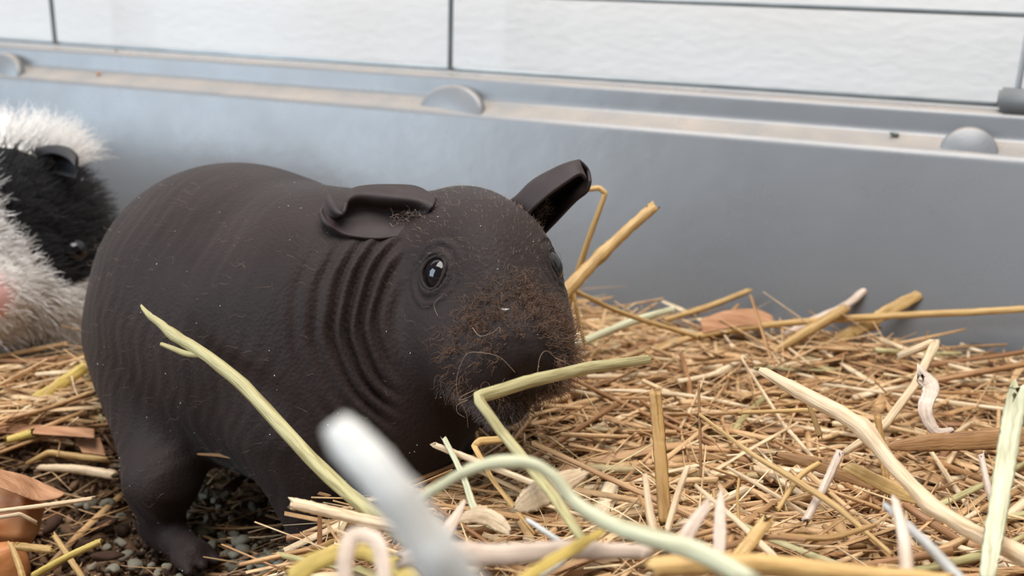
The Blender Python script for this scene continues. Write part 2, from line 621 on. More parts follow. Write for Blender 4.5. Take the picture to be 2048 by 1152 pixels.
HA = np.stack([HX, HL, UP])
foot_h = at(345, 1088, 0.296)
prims = [
    (ell(body(0.002, 0, 0.0610), (0.057, 0.0460, 0.0475), BA), 0),
    (ell(body(0.046, 0, 0.060), (0.046, 0.0385, 0.0435), BA), 0.02),
    (cone(body(0.056, 0, 0.076), head(-0.028, 0, -0.006), 0.030, 0.0225), 0.016),
    (cone(body(0.074, 0, 0.052), head(-0.012, 0, -0.030), 0.027, 0.0165), 0.012),
    # head
    (ell(head(-0.012, 0, -0.0030), (0.0285 * HS, 0.0225 * HS, 0.0235 * HS), HA), 0.006),
    (cone(head(-0.004, 0, -0.005), head(0.0255, 0, -0.0150), 0.0195 * HS, 0.0128 * HS), 0.010),
    (ell(head(0.003, -0.0125, -0.018), (0.022 * HS, 0.0125 * HS, 0.0155 * HS), HA), 0.008),
    (ell(head(0.003, 0.0125, -0.018), (0.022 * HS, 0.0125 * HS, 0.0155 * HS), HA), 0.008),
    (ell(head(0.0220, -0.0085, -0.0205), (0.0115 * HS, 0.0090 * HS, 0.0100 * HS), HA), 0.006),
    (ell(head(0.0220, 0.0085, -0.0205), (0.0115 * HS, 0.0090 * HS, 0.0100 * HS), HA), 0.006),
    (cone(head(-0.010, 0, -0.028), head(0.0190, 0, -0.0345), 0.0140 * HS, 0.0075 * HS), 0.007),
    # legs and feet
    (cone(body(-0.020, -0.020, 0.046), foot_h + (-0.004 * AX) + 0.020 * UP, 0.0220, 0.0098), 0.012),
    (cone(foot_h - 0.004 * AX + 0.020 * UP, foot_h - 0.006 * AX + 0.004 * UP, 0.0098, 0.0058), 0.006),
    (cone(foot_h - 0.010 * AX + 0.003 * UP, foot_h + 0.013 * AX + 0.0022 * UP, 0.0058, 0.0042), 0.004),
    (cone(body(-0.020, 0.022, 0.040), body(-0.026, 0.026, 0.010), 0.024, 0.011), 0.012),
    (cone(body(-0.036, 0.026, 0.008), body(-0.014, 0.026, 0.006), 0.0065, 0.0048), 0.004),
    (cone(body(0.066, -0.020, 0.045), body(0.075, -0.022, 0.018), 0.0165, 0.0085), 0.012),
    (cone(body(0.073, -0.022, 0.018), body(0.088, -0.024, 0.016), 0.0060, 0.0046), 0.004),
    (cone(body(0.066, 0.020, 0.045), body(0.080, 0.020, 0.022), 0.0165, 0.0085), 0.012),
    (cone(body(0.080, 0.020, 0.022), body(0.096, 0.020, 0.020), 0.0060, 0.0046), 0.004),
    # mouth line and the cleft below the nose
    (cone(head(0.0330, -0.009, -0.0290), head(0.0330, 0.009, -0.0290), 0.0022, 0.0022), -0.003),
    (cone(head(0.0395, 0, -0.0160), head(0.0360, 0, -0.0270), 0.0012, 0.0012), -0.002),
]
for sgn in (-1, 1):
    for k in range(3):      # toes of the hind feet
        f0 = foot_h if sgn < 0 else body(-0.024, 0.026, 0.006)
        a = f0 + 0.011 * AX + (k - 1) * 0.0036 * LT + 0.0022 * UP
        prims.append((cone(a, a + 0.0075 * AX - 0.0010 * UP + (k - 1) * 0.0008 * LT, 0.0022, 0.0014), 0.002))
pig_sdf = blend(prims)
NEAR_LO = np.minimum(body(-0.12, 0, 0), head(0.05, 0, 0)) - 0.06
NEAR_HI = np.maximum(body(-0.12, 0, 0), head(0.05, 0, 0)) + 0.06
NEAR_LO[2], NEAR_HI[2] = -0.012, 0.128
PV, PQ = surface_nets(pig_sdf, NEAR_LO, NEAR_HI, 0.0009)
PN = normals_of(pig_sdf, PV)


def smooth01(x, a, b):
    t = np.clip((x - a) / (b - a), 0, 1)
    return t * t * (3 - 2 * t)


# skin folds: shells around the head where the neck bunches, fading towards the back
Hc = at(885, 640, 0.262)
SH = c2w((-1, 0.2, 0))                     # from the throat towards the shoulder
rel = PV - Hc
wob = 0.0007 * np.sin(PV @ np.array([50, 70, 120.])) + 0.0002 * np.sin(PV @ np.array([-260, 170, 330.]))
dh = np.linalg.norm(rel * np.array([1, 1, 0.92]), axis=1) + wob
disp = np.zeros(len(PV))
for c, wdt, amp in ((0.0148, 0.0009, 0.0006), (0.0188, 0.0009, 0.0016), (0.0224, 0.0009, 0.0026), (0.0258, 0.0009, 0.0030), (0.0292, 0.0009, 0.0020), (0.0335, 0.0010, 0.0009), (0.0385, 0.0010, 0.0005)):
    disp -= amp * np.exp(-((dh - c) / wdt) ** 2)
    disp += 0.30 * amp * np.exp(-((dh - c - 0.0020) / 0.0012) ** 2)
fade = smooth01(rel @ SH, 0.005, 0.013) * (1 - smooth01(rel[:, 2], 0.012, 0.026)) * smooth01(rel[:, 2], -0.034, -0.018)
disp *= fade
# shallow ribs down the flank
uu = (PV - BO) @ AX
rib = np.sin((uu + 0.006 * np.sin(PV[:, 2] * 60) + 0.0015 * np.sin(PV[:, 2] * 310)) * 2 * pi / 0.0052) * 0.5 + np.sin((uu + 0.010 * PV[:, 2]) * 2 * pi / 0.0093) * 0.5
side = -((PV - BO) @ LT)
disp += 0.00022 * rib * smooth01(side, 0.005, 0.03) * smooth01(uu, -0.035, 0.015) * (1 - smooth01(uu, 0.075, 0.09)) * smooth01(dh, 0.035, 0.05)
# brow dent in front of the ears, nostrils
PV2 = PV + PN * disp[:, None]


def dent(V, c, rad, amp):
    d = np.linalg.norm(V - c, axis=1)
    return amp * np.exp(-(d / rad) ** 2)


bvh = BVHTree.FromPolygons([tuple(v) for v in PV2.astype(float)], [tuple(q) for q in PQ.tolist()])


def hit(px, py):
    d = Vector(CM @ np.array([(px - 1024) / F, -(py - 576) / F, -1.0])).normalized()
    r = bvh.ray_cast(Vector(CAM_O), d)
    return (np.array(r[0]), np.array(r[1])) if r[0] else (None, None)


# the eyes: one where the photograph shows it, the other mirrored across the head
ep, en = hit(868, 545)
ev = float((ep - HE) @ HL)
er = bvh.find_nearest(Vector(ep - 2 * ev * HL))
EYES = [(ep, en), (np.array(er[0]), np.array(er[1]))]
print('EYES px', [tuple(round(float(q), 3) for q in proj(e[0])) for e in EYES], 'v', ev)
print('NOSE px', proj(head(0.039, 0, -0.02)), 'POLL', proj(head(-0.03, 0, 0.012)))
for p, nrm in EYES:
    # axes of the almond opening: longer up-down, seen from the side of the head
    t1 = np.cross(UP, nrm)
    t1 /= np.linalg.norm(t1)
    t2 = np.cross(nrm, t1)
    q = PV2 - p
    d = np.sqrt(((q @ t1) / 0.93) ** 2 + ((q @ t2) / 1.05) ** 2 + (q @ nrm) ** 2)
    m = d < 0.015
    amp = 0.0008 * np.exp(-((d - 0.0049) / 0.0009) ** 2) - 0.0006 * np.exp(-((d - 0.0067) / 0.0006) ** 2) + 0.0005 * np.exp(-((d - 0.0078) / 0.0008) ** 2) - 0.00035 * np.exp(-((d - 0.0092) / 0.0005) ** 2) - 0.0042 * (1 - smooth01(d, 0.0033, 0.0044))
    PV2[m] += (nrm * amp[m][:, None])
nos = [head(0.0375, s * 0.0035, -0.0195) for s in (-1, 1)]
for c in nos:
    PV2 = PV2 - PN * dent(PV2, c, 0.0014, 0.0018)[:, None]

skin, nt, b = new_mat('dark_skin', 0.60, 0.13)
tc = nd(nt, 'ShaderNodeTexCoord')
n1 = nd(nt, 'ShaderNodeTexNoise', Scale=45.0, Detail=5)
nt.links.new(tc.outputs['Object'], n1.inputs['Vector'])
r = ramp(nt, n1.outputs['Fac'], [(0.3, (0.0215, 0.0145, 0.0128)), (0.7, (0.0315, 0.0218, 0.0195))])
nt.links.new(r.outputs[0], b.inputs['Base Color'])
n2 = nd(nt, 'ShaderNodeTexNoise', Scale=420.0, Detail=5, Roughness=0.65)
nt.links.new(tc.outputs['Object'], n2.inputs['Vector'])
vo = nd(nt, 'ShaderNodeTexVoronoi', Scale=900.0)
nt.links.new(tc.outputs['Object'], vo.inputs['Vector'])
ad = nd(nt, 'ShaderNodeMath', operation='ADD')
nt.links.new(n2.outputs['Fac'], ad.inputs[0])
nt.links.new(vo.outputs['Distance'], ad.inputs[1])
bp = nd(nt, 'ShaderNodeBump', Strength=0.33, Distance=0.0004)
nt.links.new(ad.outputs[0], bp.inputs['Height'])
nt.links.new(bp.outputs[0], b.inputs['Normal'])
b.inputs['Sheen Weight'].default_value = 0.04
b.inputs['Sheen Roughness'].default_value = 0.5

pig = empty('skinny_pig', (float(BO[0]), float(BO[1]), 0.0), 'dark brown hairless guinea pig with fuzzy brown muzzle standing in straw', 'guinea pig')
me = quad_mesh('body', PV2, PQ)
pig_body = link('body', me, skin, pig)
md = pig_body.modifiers.new('smooth', 'SMOOTH')
md.factor, md.iterations = 0.5, 1

eye_m, nt, b = new_mat('dark_eye', 0.03, 0.5)
b.inputs['Base Color'].default_value = (0.006, 0.005, 0.006, 1)
b.inputs['Coat Weight'].default_value = 0.0
b.inputs['Coat Roughness'].default_value = 0.02


def uv_ball(name, c, r, A=None, nu=28, nv=16):
    V, Fc = [], []
    A = np.eye(3) if A is None else A
    for i in range(nv + 1):
        for j in range(nu):
            t, f = pi * i / nv, 2 * pi * j / nu
            V.append(np.asarray(c) + np.array([r[0] * sin(t) * cos(f), r[1] * sin(t) * sin(f), r[2] * cos(t)]) @ A)
    for i in range(nv):
        for j in range(nu):
            Fc.append((i * nu + j, (i + 1) * nu + j, (i + 1) * nu + (j + 1) % nu, i * nu + (j + 1) % nu))
    return mesh(name, V, Fc)


for p, nrm in EYES:
    t1 = np.cross(UP, nrm); t1 /= np.linalg.norm(t1)
    t2 = np.cross(nrm, t1)
    e = link('eye', uv_ball('eye', p - nrm * (0.0026 if p is ep else 0.0022), (0.0043, 0.0048, 0.0042), np.stack([t1, t2, nrm])), eye_m, pig)
    e['label'] = 'glossy black eye'
    # moist rim of the lids
    V = []
    for k in range(30):
        a = 2 * pi * k / 30
        V.append(p + nrm * (0.0001 + 0.0003 * cos(2 * a)) + t1 * cos(a) * 0.0038 + t2 * sin(a) * (0.0044 + 0.0003 * cos(a)))
    V.append(V[0])
    V.append(V[1])
    tv, tq = tube(V, 0.00060, 8, False)
    link('eyelid', mesh('eyelid', tv, tq), skin, e)


def catmull(P, n):
    """resample control points (K, ...) to n samples along the first axis"""
    P = np.asarray(P, float)
    K = len(P)
    t = np.linspace(0, K - 1, n)
    i = np.clip(t.astype(int), 0, K - 2)
    f = (t - i).reshape(-1, *([1] * (P.ndim - 1)))
    p0, p1, p2, p3 = P[np.clip(i - 1, 0, K - 1)], P[i], P[i + 1], P[np.clip(i + 2, 0, K - 1)]
    return 0.5 * (2 * p1 + (p2 - p0) * f + (2 * p0 - 5 * p1 + 4 * p2 - p3) * f ** 2 + (3 * p1 - p0 - 3 * p2 + p3) * f ** 3)


def sheet(name, G, nu, nv, thick, mat, parent):
    """smooth skin sheet through a net of control points, with thickness"""
    G = np.array(G, float)
    X = catmull(G, nu)
    X = np.swapaxes(catmull(np.swapaxes(X, 0, 1), nv), 0, 1)
    V = X.reshape(-1, 3)
    Q = [(i * nv + j, i * nv + j + 1, (i + 1) * nv + j + 1, (i + 1) * nv + j) for i in range(nu - 1) for j in range(nv - 1)]
    o = link(name, mesh(name, V, Q), mat, parent)
    s = o.modifiers.new('thickness', 'SOLIDIFY')
    s.thickness, s.offset = thick, 0
    sb = o.modifiers.new('soften', 'SUBSURF')
    sb.levels = sb.render_levels = 1
    return o


ear_m, nt, b = new_mat('ear_skin', 0.6, 0.3)
tc = nd(nt, 'ShaderNodeTexCoord')
n1 = nd(nt, 'ShaderNodeTexNoise', Scale=160.0, Detail=5)
nt.links.new(tc.outputs['Object'], n1.inputs['Vector'])
r = ramp(nt, n1.outputs['Fac'], [(0.3, (0.022, 0.014, 0.0135)), (0.7, (0.034, 0.0225, 0.0215))])
nt.links.new(r.outputs[0], b.inputs['Base Color'])
bp = nd(nt, 'ShaderNodeBump', Strength=0.4, Distance=0.0004)
nt.links.new(n1.outputs['Fac'], bp.inputs['Height'])
nt.links.new(bp.outputs[0], b.inputs['Normal'])

def on_skin(px, py, off):
    """a point held off the skin by off metres towards the viewpoint"""
    p, _ = hit(px, py)
    d = CM @ np.array([(px - 1024) / F, -(py - 576) / F, -1.0])
    if p is None or (p - CAM_O) @ CM[:, 2] < -0.275: return CAM_O + d * (0.268 - off)
    return p - d * off


NE = [  # near ear: root to tip; back on the head, rim, upper bowl, bowl, lower bowl, lower rim
    [(872, 398, -.001), (868, 412, .003), (860, 424, .0002), (850, 434, -.002), (842, 446, -.002), (836, 456, -.001)],
    [(835, 374, -.002), (838, 402, .0085), (826, 420, .0010), (818, 438, -.0010), (812, 456, -.0010), (806, 472, -.0006)],
    [(785, 370, .001), (786, 396, .0120), (774, 416, .0025), (766, 438, -.0004), (762, 460, -.0004), (757, 480, .0002)],
    [(735, 372, .003), (732, 391, .0125), (720, 414, .0036), (712, 438, .0002), (708, 458, .0002), (702, 475, .0008)],
    [(702, 382, .005), (697, 398, .0120), (690, 417, .0055), (684, 438, .0014), (680, 450, .0012), (674, 464, .0022)],
    [(688, 424, .005), (686, 428, .0080), (680, 432, .0052), (670, 438, .0028), (666, 446, .0028), (658, 454, .0040)],
    [(672, 412, .006), (668, 416, .0085), (662, 424, .0056), (656, 432, .0038), (652, 436, .0038), (646, 441, .0052)],
    [(662, 389, .006), (656, 391, .0080), (650, 400, .0058), (645, 409, .0048), (642, 416, .0050), (638, 424, .0064)],
]
ear1 = sheet('ear', [[on_skin(*c) for c in row] for row in NE], 36, 28, 0.0011, ear_m, pig)
ear1['label'] = 'drooping crumpled ear'
FE = [
    [(1070, 452, .270), (1015, 405, .278), (1052, 440, .288), (1082, 486, .278)],
    [(1060, 428, .268), (1034, 393, .276), (1068, 425, .286), (1086, 472, .277)],
    [(1092, 396, .267), (1066, 362, .275), (1098, 398, .285), (1116, 440, .276)],
    [(1134, 365, .267), (1112, 337, .274), (1138, 368, .284), (1152, 402, .276)],
    [(1160, 350, .268), (1140, 326, .273), (1165, 352, .281), (1174, 384, .275)],
    [(1172, 360, .269), (1160, 322, .273), (1176, 338, .277), (1181, 362, .275)],
]
ear2 = sheet('ear', [[at(*c) for c in row] for row in FE], 24, 22, 0.0011, ear_m, pig)
ear2['label'] = 'upright folded ear'

# ------------------------------------------------------------------ skinny pig hair
hm, nt, b = new_mat('muzzle_hair', 0.5, 0.3)
b.inputs['Base Color'].default_value = (0.135, 0.075, 0.046, 1)
hm2, nt, b = new_mat('pale_hair', 0.5, 0.3)
b.inputs['Base Color'].default_value = (0.30, 0.21, 0.15, 1)
hm3, nt, b = new_mat('chin_hair', 0.5, 0.3)
b.inputs['Base Color'].default_value = (0.22, 0.18, 0.16, 1)


def curly(root, nrm, L, r0, K=8, curl=0.5, lie=None, liew=0.6):
    n = len(root)
    d = nrm + (liew * lie if lie is not None else 0) + 0.45 * rnd_dirs(n)
    d /= np.linalg.norm(d, axis=1)[:, None]
    side = np.cross(d, rnd_dirs(n))
    side /= np.linalg.norm(side, axis=1)[:, None]
    t = np.linspace(0, 1, K)
    L = L[:, None, None]
    P = root[:, None] + d[:, None] * (t[None, :, None] * L) + side[:, None] * L * curl * (0.6 * t ** 2 + 0.16 * np.sin(t * 6.5))[None, :, None] * RNG.uniform(-1, 1, (n, 1, 1)) + np.cross(d, side)[:, None] * L * curl * (0.14 * (1 - np.cos(t * 6)))[None, :, None] * RNG.uniform(-1, 1, (n, 1, 1)) - np.array([0, 0, 1.0]) * L * 0.15 * (t ** 2)[None, :, None]
    R = r0 * (1 - 0.75 * t)[None] * RNG.uniform(0.7, 1.3, (n, 1))
    return P, R


hu = (PV2 - HE) @ HX
hv = (PV2 - HE) @ HL
hz = PV2[:, 2] - HE[2]
nosec = head(0.0375, 0, -0.0165)
dn = np.linalg.norm((PV2 - nosec), axis=1)
bare = np.sqrt((hv / 0.0066) ** 2 + ((hz + 0.0160) / 0.0088) ** 2)
dens = smooth01(bare, 0.85, 1.25) * (1 - smooth01(dn, 0.0175, 0.0265)) * (hu > 0.002) * (hz > -0.030)
dens *= 0.35 + 0.65 * smooth01(np.sin(PV2 @ np.array([700, 500, 300.])) + np.sin(PV2 @ np.array([-400, 650, 820.])), -1.0, 0.8)
dens *= 0.25 + 0.75 * np.clip(smooth01(hz, -0.018, -0.004) + smooth01(hv, 0.002, 0.008), 0, 1)
c = RNG.choice(len(PV2), 1600, p=dens / dens.sum())
P, R = curly(PV2[c], PN[c], RNG.uniform(0.0020, 0.0048, len(c)), 0.00007, curl=1.5, lie=np.array(UP) * 0.5 - HX * 0.3, liew=0.5)
strands('muzzle_hair', P, R, hm, pig)
dens = (hu > 0.011) * (hz < -0.027) * (hz > -0.042) * (dn < 0.030) * 1.0
c = RNG.choice(len(PV2), 700, p=dens / dens.sum())
P, R = curly(PV2[c], PN[c], RNG.uniform(0.0015, 0.0030, len(c)), 0.00005, curl=0.4)
o = strands('chin_hair', P, R, hm3, pig)
o['label'] = 'greyish chin fringe'
# tufts growing in the ears
def tuft(ear, pts, n, L):
    c = np.array([pts[RNG.integers(len(pts))] for _ in range(n)]) + RNG.normal(size=(n, 3)) * 0.0007
    nn = np.repeat(CM[:, 2][None], n, 0)
    P, R = curly(c, nn, RNG.uniform(0.5, 1.2, n) * L, 0.00005, curl=1.4, lie=HL * 0.6 + UP * 0.2, liew=1.0)
    return strands('ear_tuft', P, R, hm2, ear)


tuft(ear1, [on_skin(x, y, .0012) for x, y in ((795, 440), (815, 432), (835, 425), (850, 418))], 60, 0.0030)
tuft(ear2, [at(x, y, .277) for x, y in ((1065, 440), (1078, 428), (1090, 415), (1075, 450))], 70, 0.0030)
# sparse fine hairs all over
c = RNG.choice(len(PV2), 900)
P, R = curly(PV2[c], PN[c], RNG.uniform(0.001, 0.0045, len(c)), 0.000022, curl=1.3, lie=-AX, liew=1.4)
strands('stray_hair', P, R, hm2, pig)
dens = (hz > 0.002) * (hu > -0.03) * (hu < 0.02) * (np.abs(hv) < 0.02) * 1.0
c = RNG.choice(len(PV2), 500, p=dens / dens.sum())
P, R = curly(PV2[c], PN[c], RNG.uniform(0.0006, 0.0018, len(c)), 0.00003, curl=1.0, lie=-HX, liew=1.0)
strands('brow_hair', P, R, hm2, pig)


def wire_hair(name, pxs, r0, mat, n=24):
    """long single hairs drawn through points"""
    PP, RR = [], []
    for pts in pxs:
        Pc = catmull(np.array([at(*p) for p in pts]), n)
        PP.append(Pc)
        RR.append(r0 * (1 - 0.6 * np.linspace(0, 1, n)))
    return strands(name, np.array(PP), np.array(RR), mat, pig)


wire_hair('whisker', [
    [(1030, 745, .226), (1000, 715, .224), (960, 705, .223), (932, 710, .224), (915, 750, .225), (915, 790, .226), (932, 825, .227), (936, 855, .228)],
    [(950, 780, .224), (925, 792, .224), (922, 800, .224), (945, 790, .223), (955, 776, .223)],
    [(935, 800, .226), (915, 810, .226), (915, 825, .226), (930, 835, .226)],
    [(1150, 750, .232), (1165, 770, .232), (1160, 800, .232), (1140, 815, .232), (1115, 818, .233), (1100, 810, .233)],
    [(1155, 752, .232), (1190, 770, .232), (1225, 790, .234)],
    [(1110, 715, .229), (1125, 722, .229), (1142, 731, .23)],
    [(1075, 745, .224), (1080, 715, .224), (1092, 702, .225), (1110, 715, .226), (1125, 735, .227)],
    [(945, 655, .231), (960, 672, .229), (985, 665, .228), (998, 655, .228), (1000, 665, .227)],
    [(880, 640, .243), (868, 610, .244), (885, 590, .243)],
], 0.00006, hm2)
wire_hair('eyelash', [
    [(1096, 540, .258), (1108, 530, .258), (1122, 520, .258), (1118, 506, .258), (1104, 505, .258), (1098, 508, .259)],
    [(1098, 545, .258), (1112, 530, .258), (1118, 515, .258), (1110, 505, .258)],
], 0.00005, hm)

# pale flakes of dust on the skin
V, Q = [], []
cand = np.where(((PV2 - CAM_O) * PN).sum(1) < 0)[0]
for i in RNG.choice(cand, 110):
    s = RNG.uniform(0.0001, 0.00024)
    p, nn = PV2[i] + PN[i] * 0.0001, PN[i]
    t1 = np.cross(nn, rnd_dirs(1)[0]); t1 /= np.linalg.norm(t1)
    t2 = np.cross(nn, t1)
    k = len(V)
    V += [p + t1 * s * 1.5, p + t2 * s * 0.7, p - t1 * s * 1.5, p - t2 * s * 0.7, p + nn * s]
    Q += [(k, k + 1, k + 4), (k + 1, k + 2, k + 4), (k + 2, k + 3, k + 4), (k + 3, k, k + 4), (k + 3, k + 2, k + 1, k)]
o = link('dust_flakes', mesh('dust_flakes', V, Q), noise_mat('dust', (0.5, 0.45, 0.4), (0.7, 0.65, 0.6)), pig)
o['kind'] = 'stuff'
p0, n0 = hit(1010, 622)
if p0 is not None:
    V = [p0 + n0 * 0.0006 + np.array(q) for q in (c2w((-.0011, 0, .0001)), c2w((-.0004, -.0003, .0004)), c2w((.0012, 0, .0002)), c2w((.0003, -.0004, -.0004)), c2w((0, -.0007, 0)))]
    fl = link('crumb', mesh('crumb', V, [(0, 1, 4), (1, 2, 4), (2, 3, 4), (3, 0, 4), (3, 2, 1, 0)]), M['white'], smooth=False)
    tag(fl, "tiny pale flake stuck on the dark guinea pig's nose bridge", 'flake')

# ------------------------------------------------------------------ second guinea pig
fur_w, nt, b = new_mat('white_fur', 0.6, 0.2)
b.inputs['Base Color'].default_value = (0.80, 0.77, 0.74, 1)
fur_b, nt, b = new_mat('black_fur', 0.5, 0.3)
b.inputs['Base Color'].default_value = (0.014, 0.013, 0.014, 1)
pink = noise_mat('pink_skin', (0.62, 0.33, 0.30), (0.75, 0.46, 0.42), 120, 0.6, 0.3)
G0 = at(8, 474, 0.383)
GX = c2w((0.20, -0.98, 0))
GX /= np.linalg.norm(GX)
GL = np.cross(UP, GX)


def gp(u, v, z): return G0 + u * GX + v * GL + z * UP


GA = np.stack([GX, GL, UP])
BX = np.array([-0.97, 0.16, 0])
gprims = [
    (ell(gp(-0.004, 0, 0.004), (0.030, 0.0265, 0.030), GA), 0),
    (cone(gp(0.004, 0, -0.008), gp(0.028, 0, -0.0125), 0.022, 0.0145), 0.012),
    (ell(gp(0.012, 0.013, -0.014), (0.017, 0.013, 0.014), GA), 0.01),
    (ell(gp(0.012, -0.013, -0.014), (0.017, 0.013, 0.014), GA), 0.01),
    (cone(gp(0.004, 0, -0.024), gp(0.022, 0, -0.030), 0.014, 0.008), 0.008),
    (cone(gp(-0.02, 0, -0.010), gp(-0.02, 0, -0.012) + BX * 0.11, 0.034, 0.049), 0.02),
    (cone(gp(0.004, 0.016, -0.030), gp(0.010, 0.018, -0.056), 0.014, 0.009), 0.014),
    (cone(gp(0.010, 0.018, -0.056), gp(0.024, 0.018, -0.0585), 0.0075, 0.0055), 0.005),
    (cone(gp(0.004, -0.016, -0.030), gp(0.010, -0.018, -0.056), 0.014, 0.009), 0.014),
    (cone(gp(0.010, -0.018, -0.056), gp(0.024, -0.018, -0.0585), 0.0075, 0.0055), 0.005),
    (cone(gp(-0.02, 0.016, -0.030) + BX * 0.11, gp(-0.01, 0.018, -0.056) + BX * 0.11, 0.022, 0.010), 0.014),
    (cone(gp(-0.02, -0.016, -0.030) + BX * 0.11, gp(-0.01, -0.018, -0.056) + BX * 0.11, 0.022, 0.010), 0.014),
]
g_sdf = blend(gprims)
lo = np.minimum(gp(0.05, 0, 0), gp(-0.02, 0, 0) + BX * 0.17) - 0.055
hi = np.maximum(gp(0.05, 0, 0), gp(-0.02, 0, 0) + BX * 0.17) + 0.055
lo[2], hi[2] = G0[2] - 0.075, G0[2] + 0.05
GV, GQ = surface_nets(g_sdf, lo, hi, 0.0020)
GN = normals_of(g_sdf, GV)
cavy = empty('white_black_guinea_pig', tuple(float(x) for x in (G0[0], G0[1], G0[2] - 0.064)), 'fluffy white guinea pig with black ear and pink nose, at left edge', 'guinea pig')
gme = quad_mesh('body', GV, GQ)
gu, gv, gz = (GV - G0) @ GX, (GV - G0) @ GL, GV[:, 2] - G0[2]
# coat: black ear side and a band over the brow, white blaze, muzzle and crest
back_u = (GV - gp(-0.02, 0, 0)) @ BX
blackness = ((np.abs(gv) > 0.60 * (0.026 - gz)) & (gz > -0.014) & (back_u < 0.05)) | (back_u > 0.04)
crest = (gu < -0.004) & (gz > 0.024) & (back_u < 0.05)
blackness &= ~crest


def fur(mask, n, Lf, mat, name, r0):
    pr = mask / mask.sum()
    c = RNG.choice(len(GV), n, p=pr)
    root = GV[c] + RNG.normal(size=(n, 3)) * 0.0006
    lie = -GX[None] * 0.9 + np.sign(gv[c])[:, None] * GL[None] * 0.35 + UP[None] * 0.15
    P, R = curly(root, GN[c], Lf(c), r0, 6, 0.35, lie, 0.7)
    return strands(name, P, R, mat, cavy)


nose_d = np.linalg.norm(GV - gp(0.042, 0.002, -0.0125), axis=1)
wmask = (~blackness) * smooth01(nose_d, 0.006, 0.013)
fur(wmask, 26000, lambda c: (0.006 + 0.010 * smooth01(gz[c], 0.012, 0.026) + 0.004 * smooth01(-gu[c], 0, 0.02)) * RNG.uniform(0.7, 1.25, len(c)) * (0.35 + 0.65 * smooth01(nose_d[c], 0.008, 0.025)), fur_w, 'white_fur', 0.00017)
fur(blackness * 1.0, 15000, lambda c: 0.0075 * RNG.uniform(0.7, 1.25, len(c)), fur_b, 'black_fur', 0.00017)
ca = gme.color_attributes.new('coat', 'FLOAT_COLOR', 'POINT')
pk = 1 - smooth01(nose_d, 0.008, 0.015)
cc = np.where(blackness[:, None], np.array([0.014, 0.013, 0.014]), np.array([0.78, 0.74, 0.70]))
cc = cc * (1 - pk[:, None]) + np.array([0.80, 0.47, 0.44]) * pk[:, None]
ca.data.foreach_set('color', np.c_[cc, np.ones(len(cc))].astype(np.float32).ravel())
coat, nt, b = new_mat('coat_skin', 0.8, 0.1)
nt.links.new(nd(nt, 'ShaderNodeAttribute', attribute_name='coat').outputs['Color'], b.inputs['Base Color'])
link('body', gme, coat, cavy)
nz = link('nose', uv_ball('nose', gp(0.0415, 0.001, -0.0115), (0.0022, 0.0050, 0.0036), GA), pink, cavy)
nz['label'] = 'pink nose'
gb = BVHTree.FromPolygons([tuple(v) for v in GV.astype(float)], [tuple(q) for q in GQ.tolist()])
for sgn in (1, -1):
    q = gb.find_nearest(Vector(gp(0.014, sgn * 0.03, -0.002)))
    e = link('eye', uv_ball('eye', np.array(q[0]) + 0.001 * np.array(q[1]), (0.0046,) * 3), eye_m, cavy)
    # ears: drooping petals
    if sgn > 0:
        E2 = [[(72, 318, .382), (60, 300, .384), (70, 330, .392), (85, 352, .384)],
              [(105, 308, .372), (100, 292, .376), (108, 325, .384), (115, 350, .376)],
              [(135, 318, .366), (135, 296, .372), (138, 325, .380), (140, 355, .372)],
              [(150, 335, .364), (155, 312, .369), (155, 335, .374), (150, 358, .370)]]
        ear = [[at(*c) for c in row] for row in E2]
    else:
        ear = [[p - 2 * ((p - G0) @ GL) * GL for p in row] for row in ear]
    sheet('ear', ear, 14, 14, 0.0012, noise_mat('black_ear', (0.015, 0.014, 0.015), (0.03, 0.026, 0.026)), cavy)
    tip = [[p + 0.0006 * GX for p in row[1:]] for row in ear[1:]]

# ------------------------------------------------------------------ bedding
HOL = at_z(370, 1060, 0.0)


def bed(x, y):
    """height of the trodden bedding: a scraped hollow by the hind foot, deeper to the right"""
    x = np.asarray(x, float); y = np.asarray(y, float)
    dx, dy = x - HOL[0], y - HOL[1]
    cx = dx * cY + dy * sY
    cy = -dx * sY + dy * cY
    r = np.sqrt((cx / np.where(cx > 0, 0.060, 0.070)) ** 2 + (cy / np.where(cy > 0, 0.042, 0.140)) ** 2)
    h = 0.033 - 0.034 * (1 - np.clip((r - 0.45) / 0.75, 0, 1) ** 2 * (3 - 2 * np.clip((r - 0.45) / 0.75, 0, 1)))
    X = x * cY + y * sY
    Yc = -x * sY + y * cY
    left = np.clip((-0.09 - X) / 0.06, 0, 1)
    h = h - 0.013 * left * np.clip(h / 0.033, 0, 1)
    h = h + 0.0025 * np.sin(x * 43 + 1) * np.sin(y * 37) + 0.0012 * np.sin(x * 120) * np.sin(y * 101 + 2)
    h = h + 0.010 * np.exp(-((X - 0.04) / 0.06) ** 2 - ((Yc - 0.185) / 0.035) ** 2)
    return np.maximum(h, -0.004)


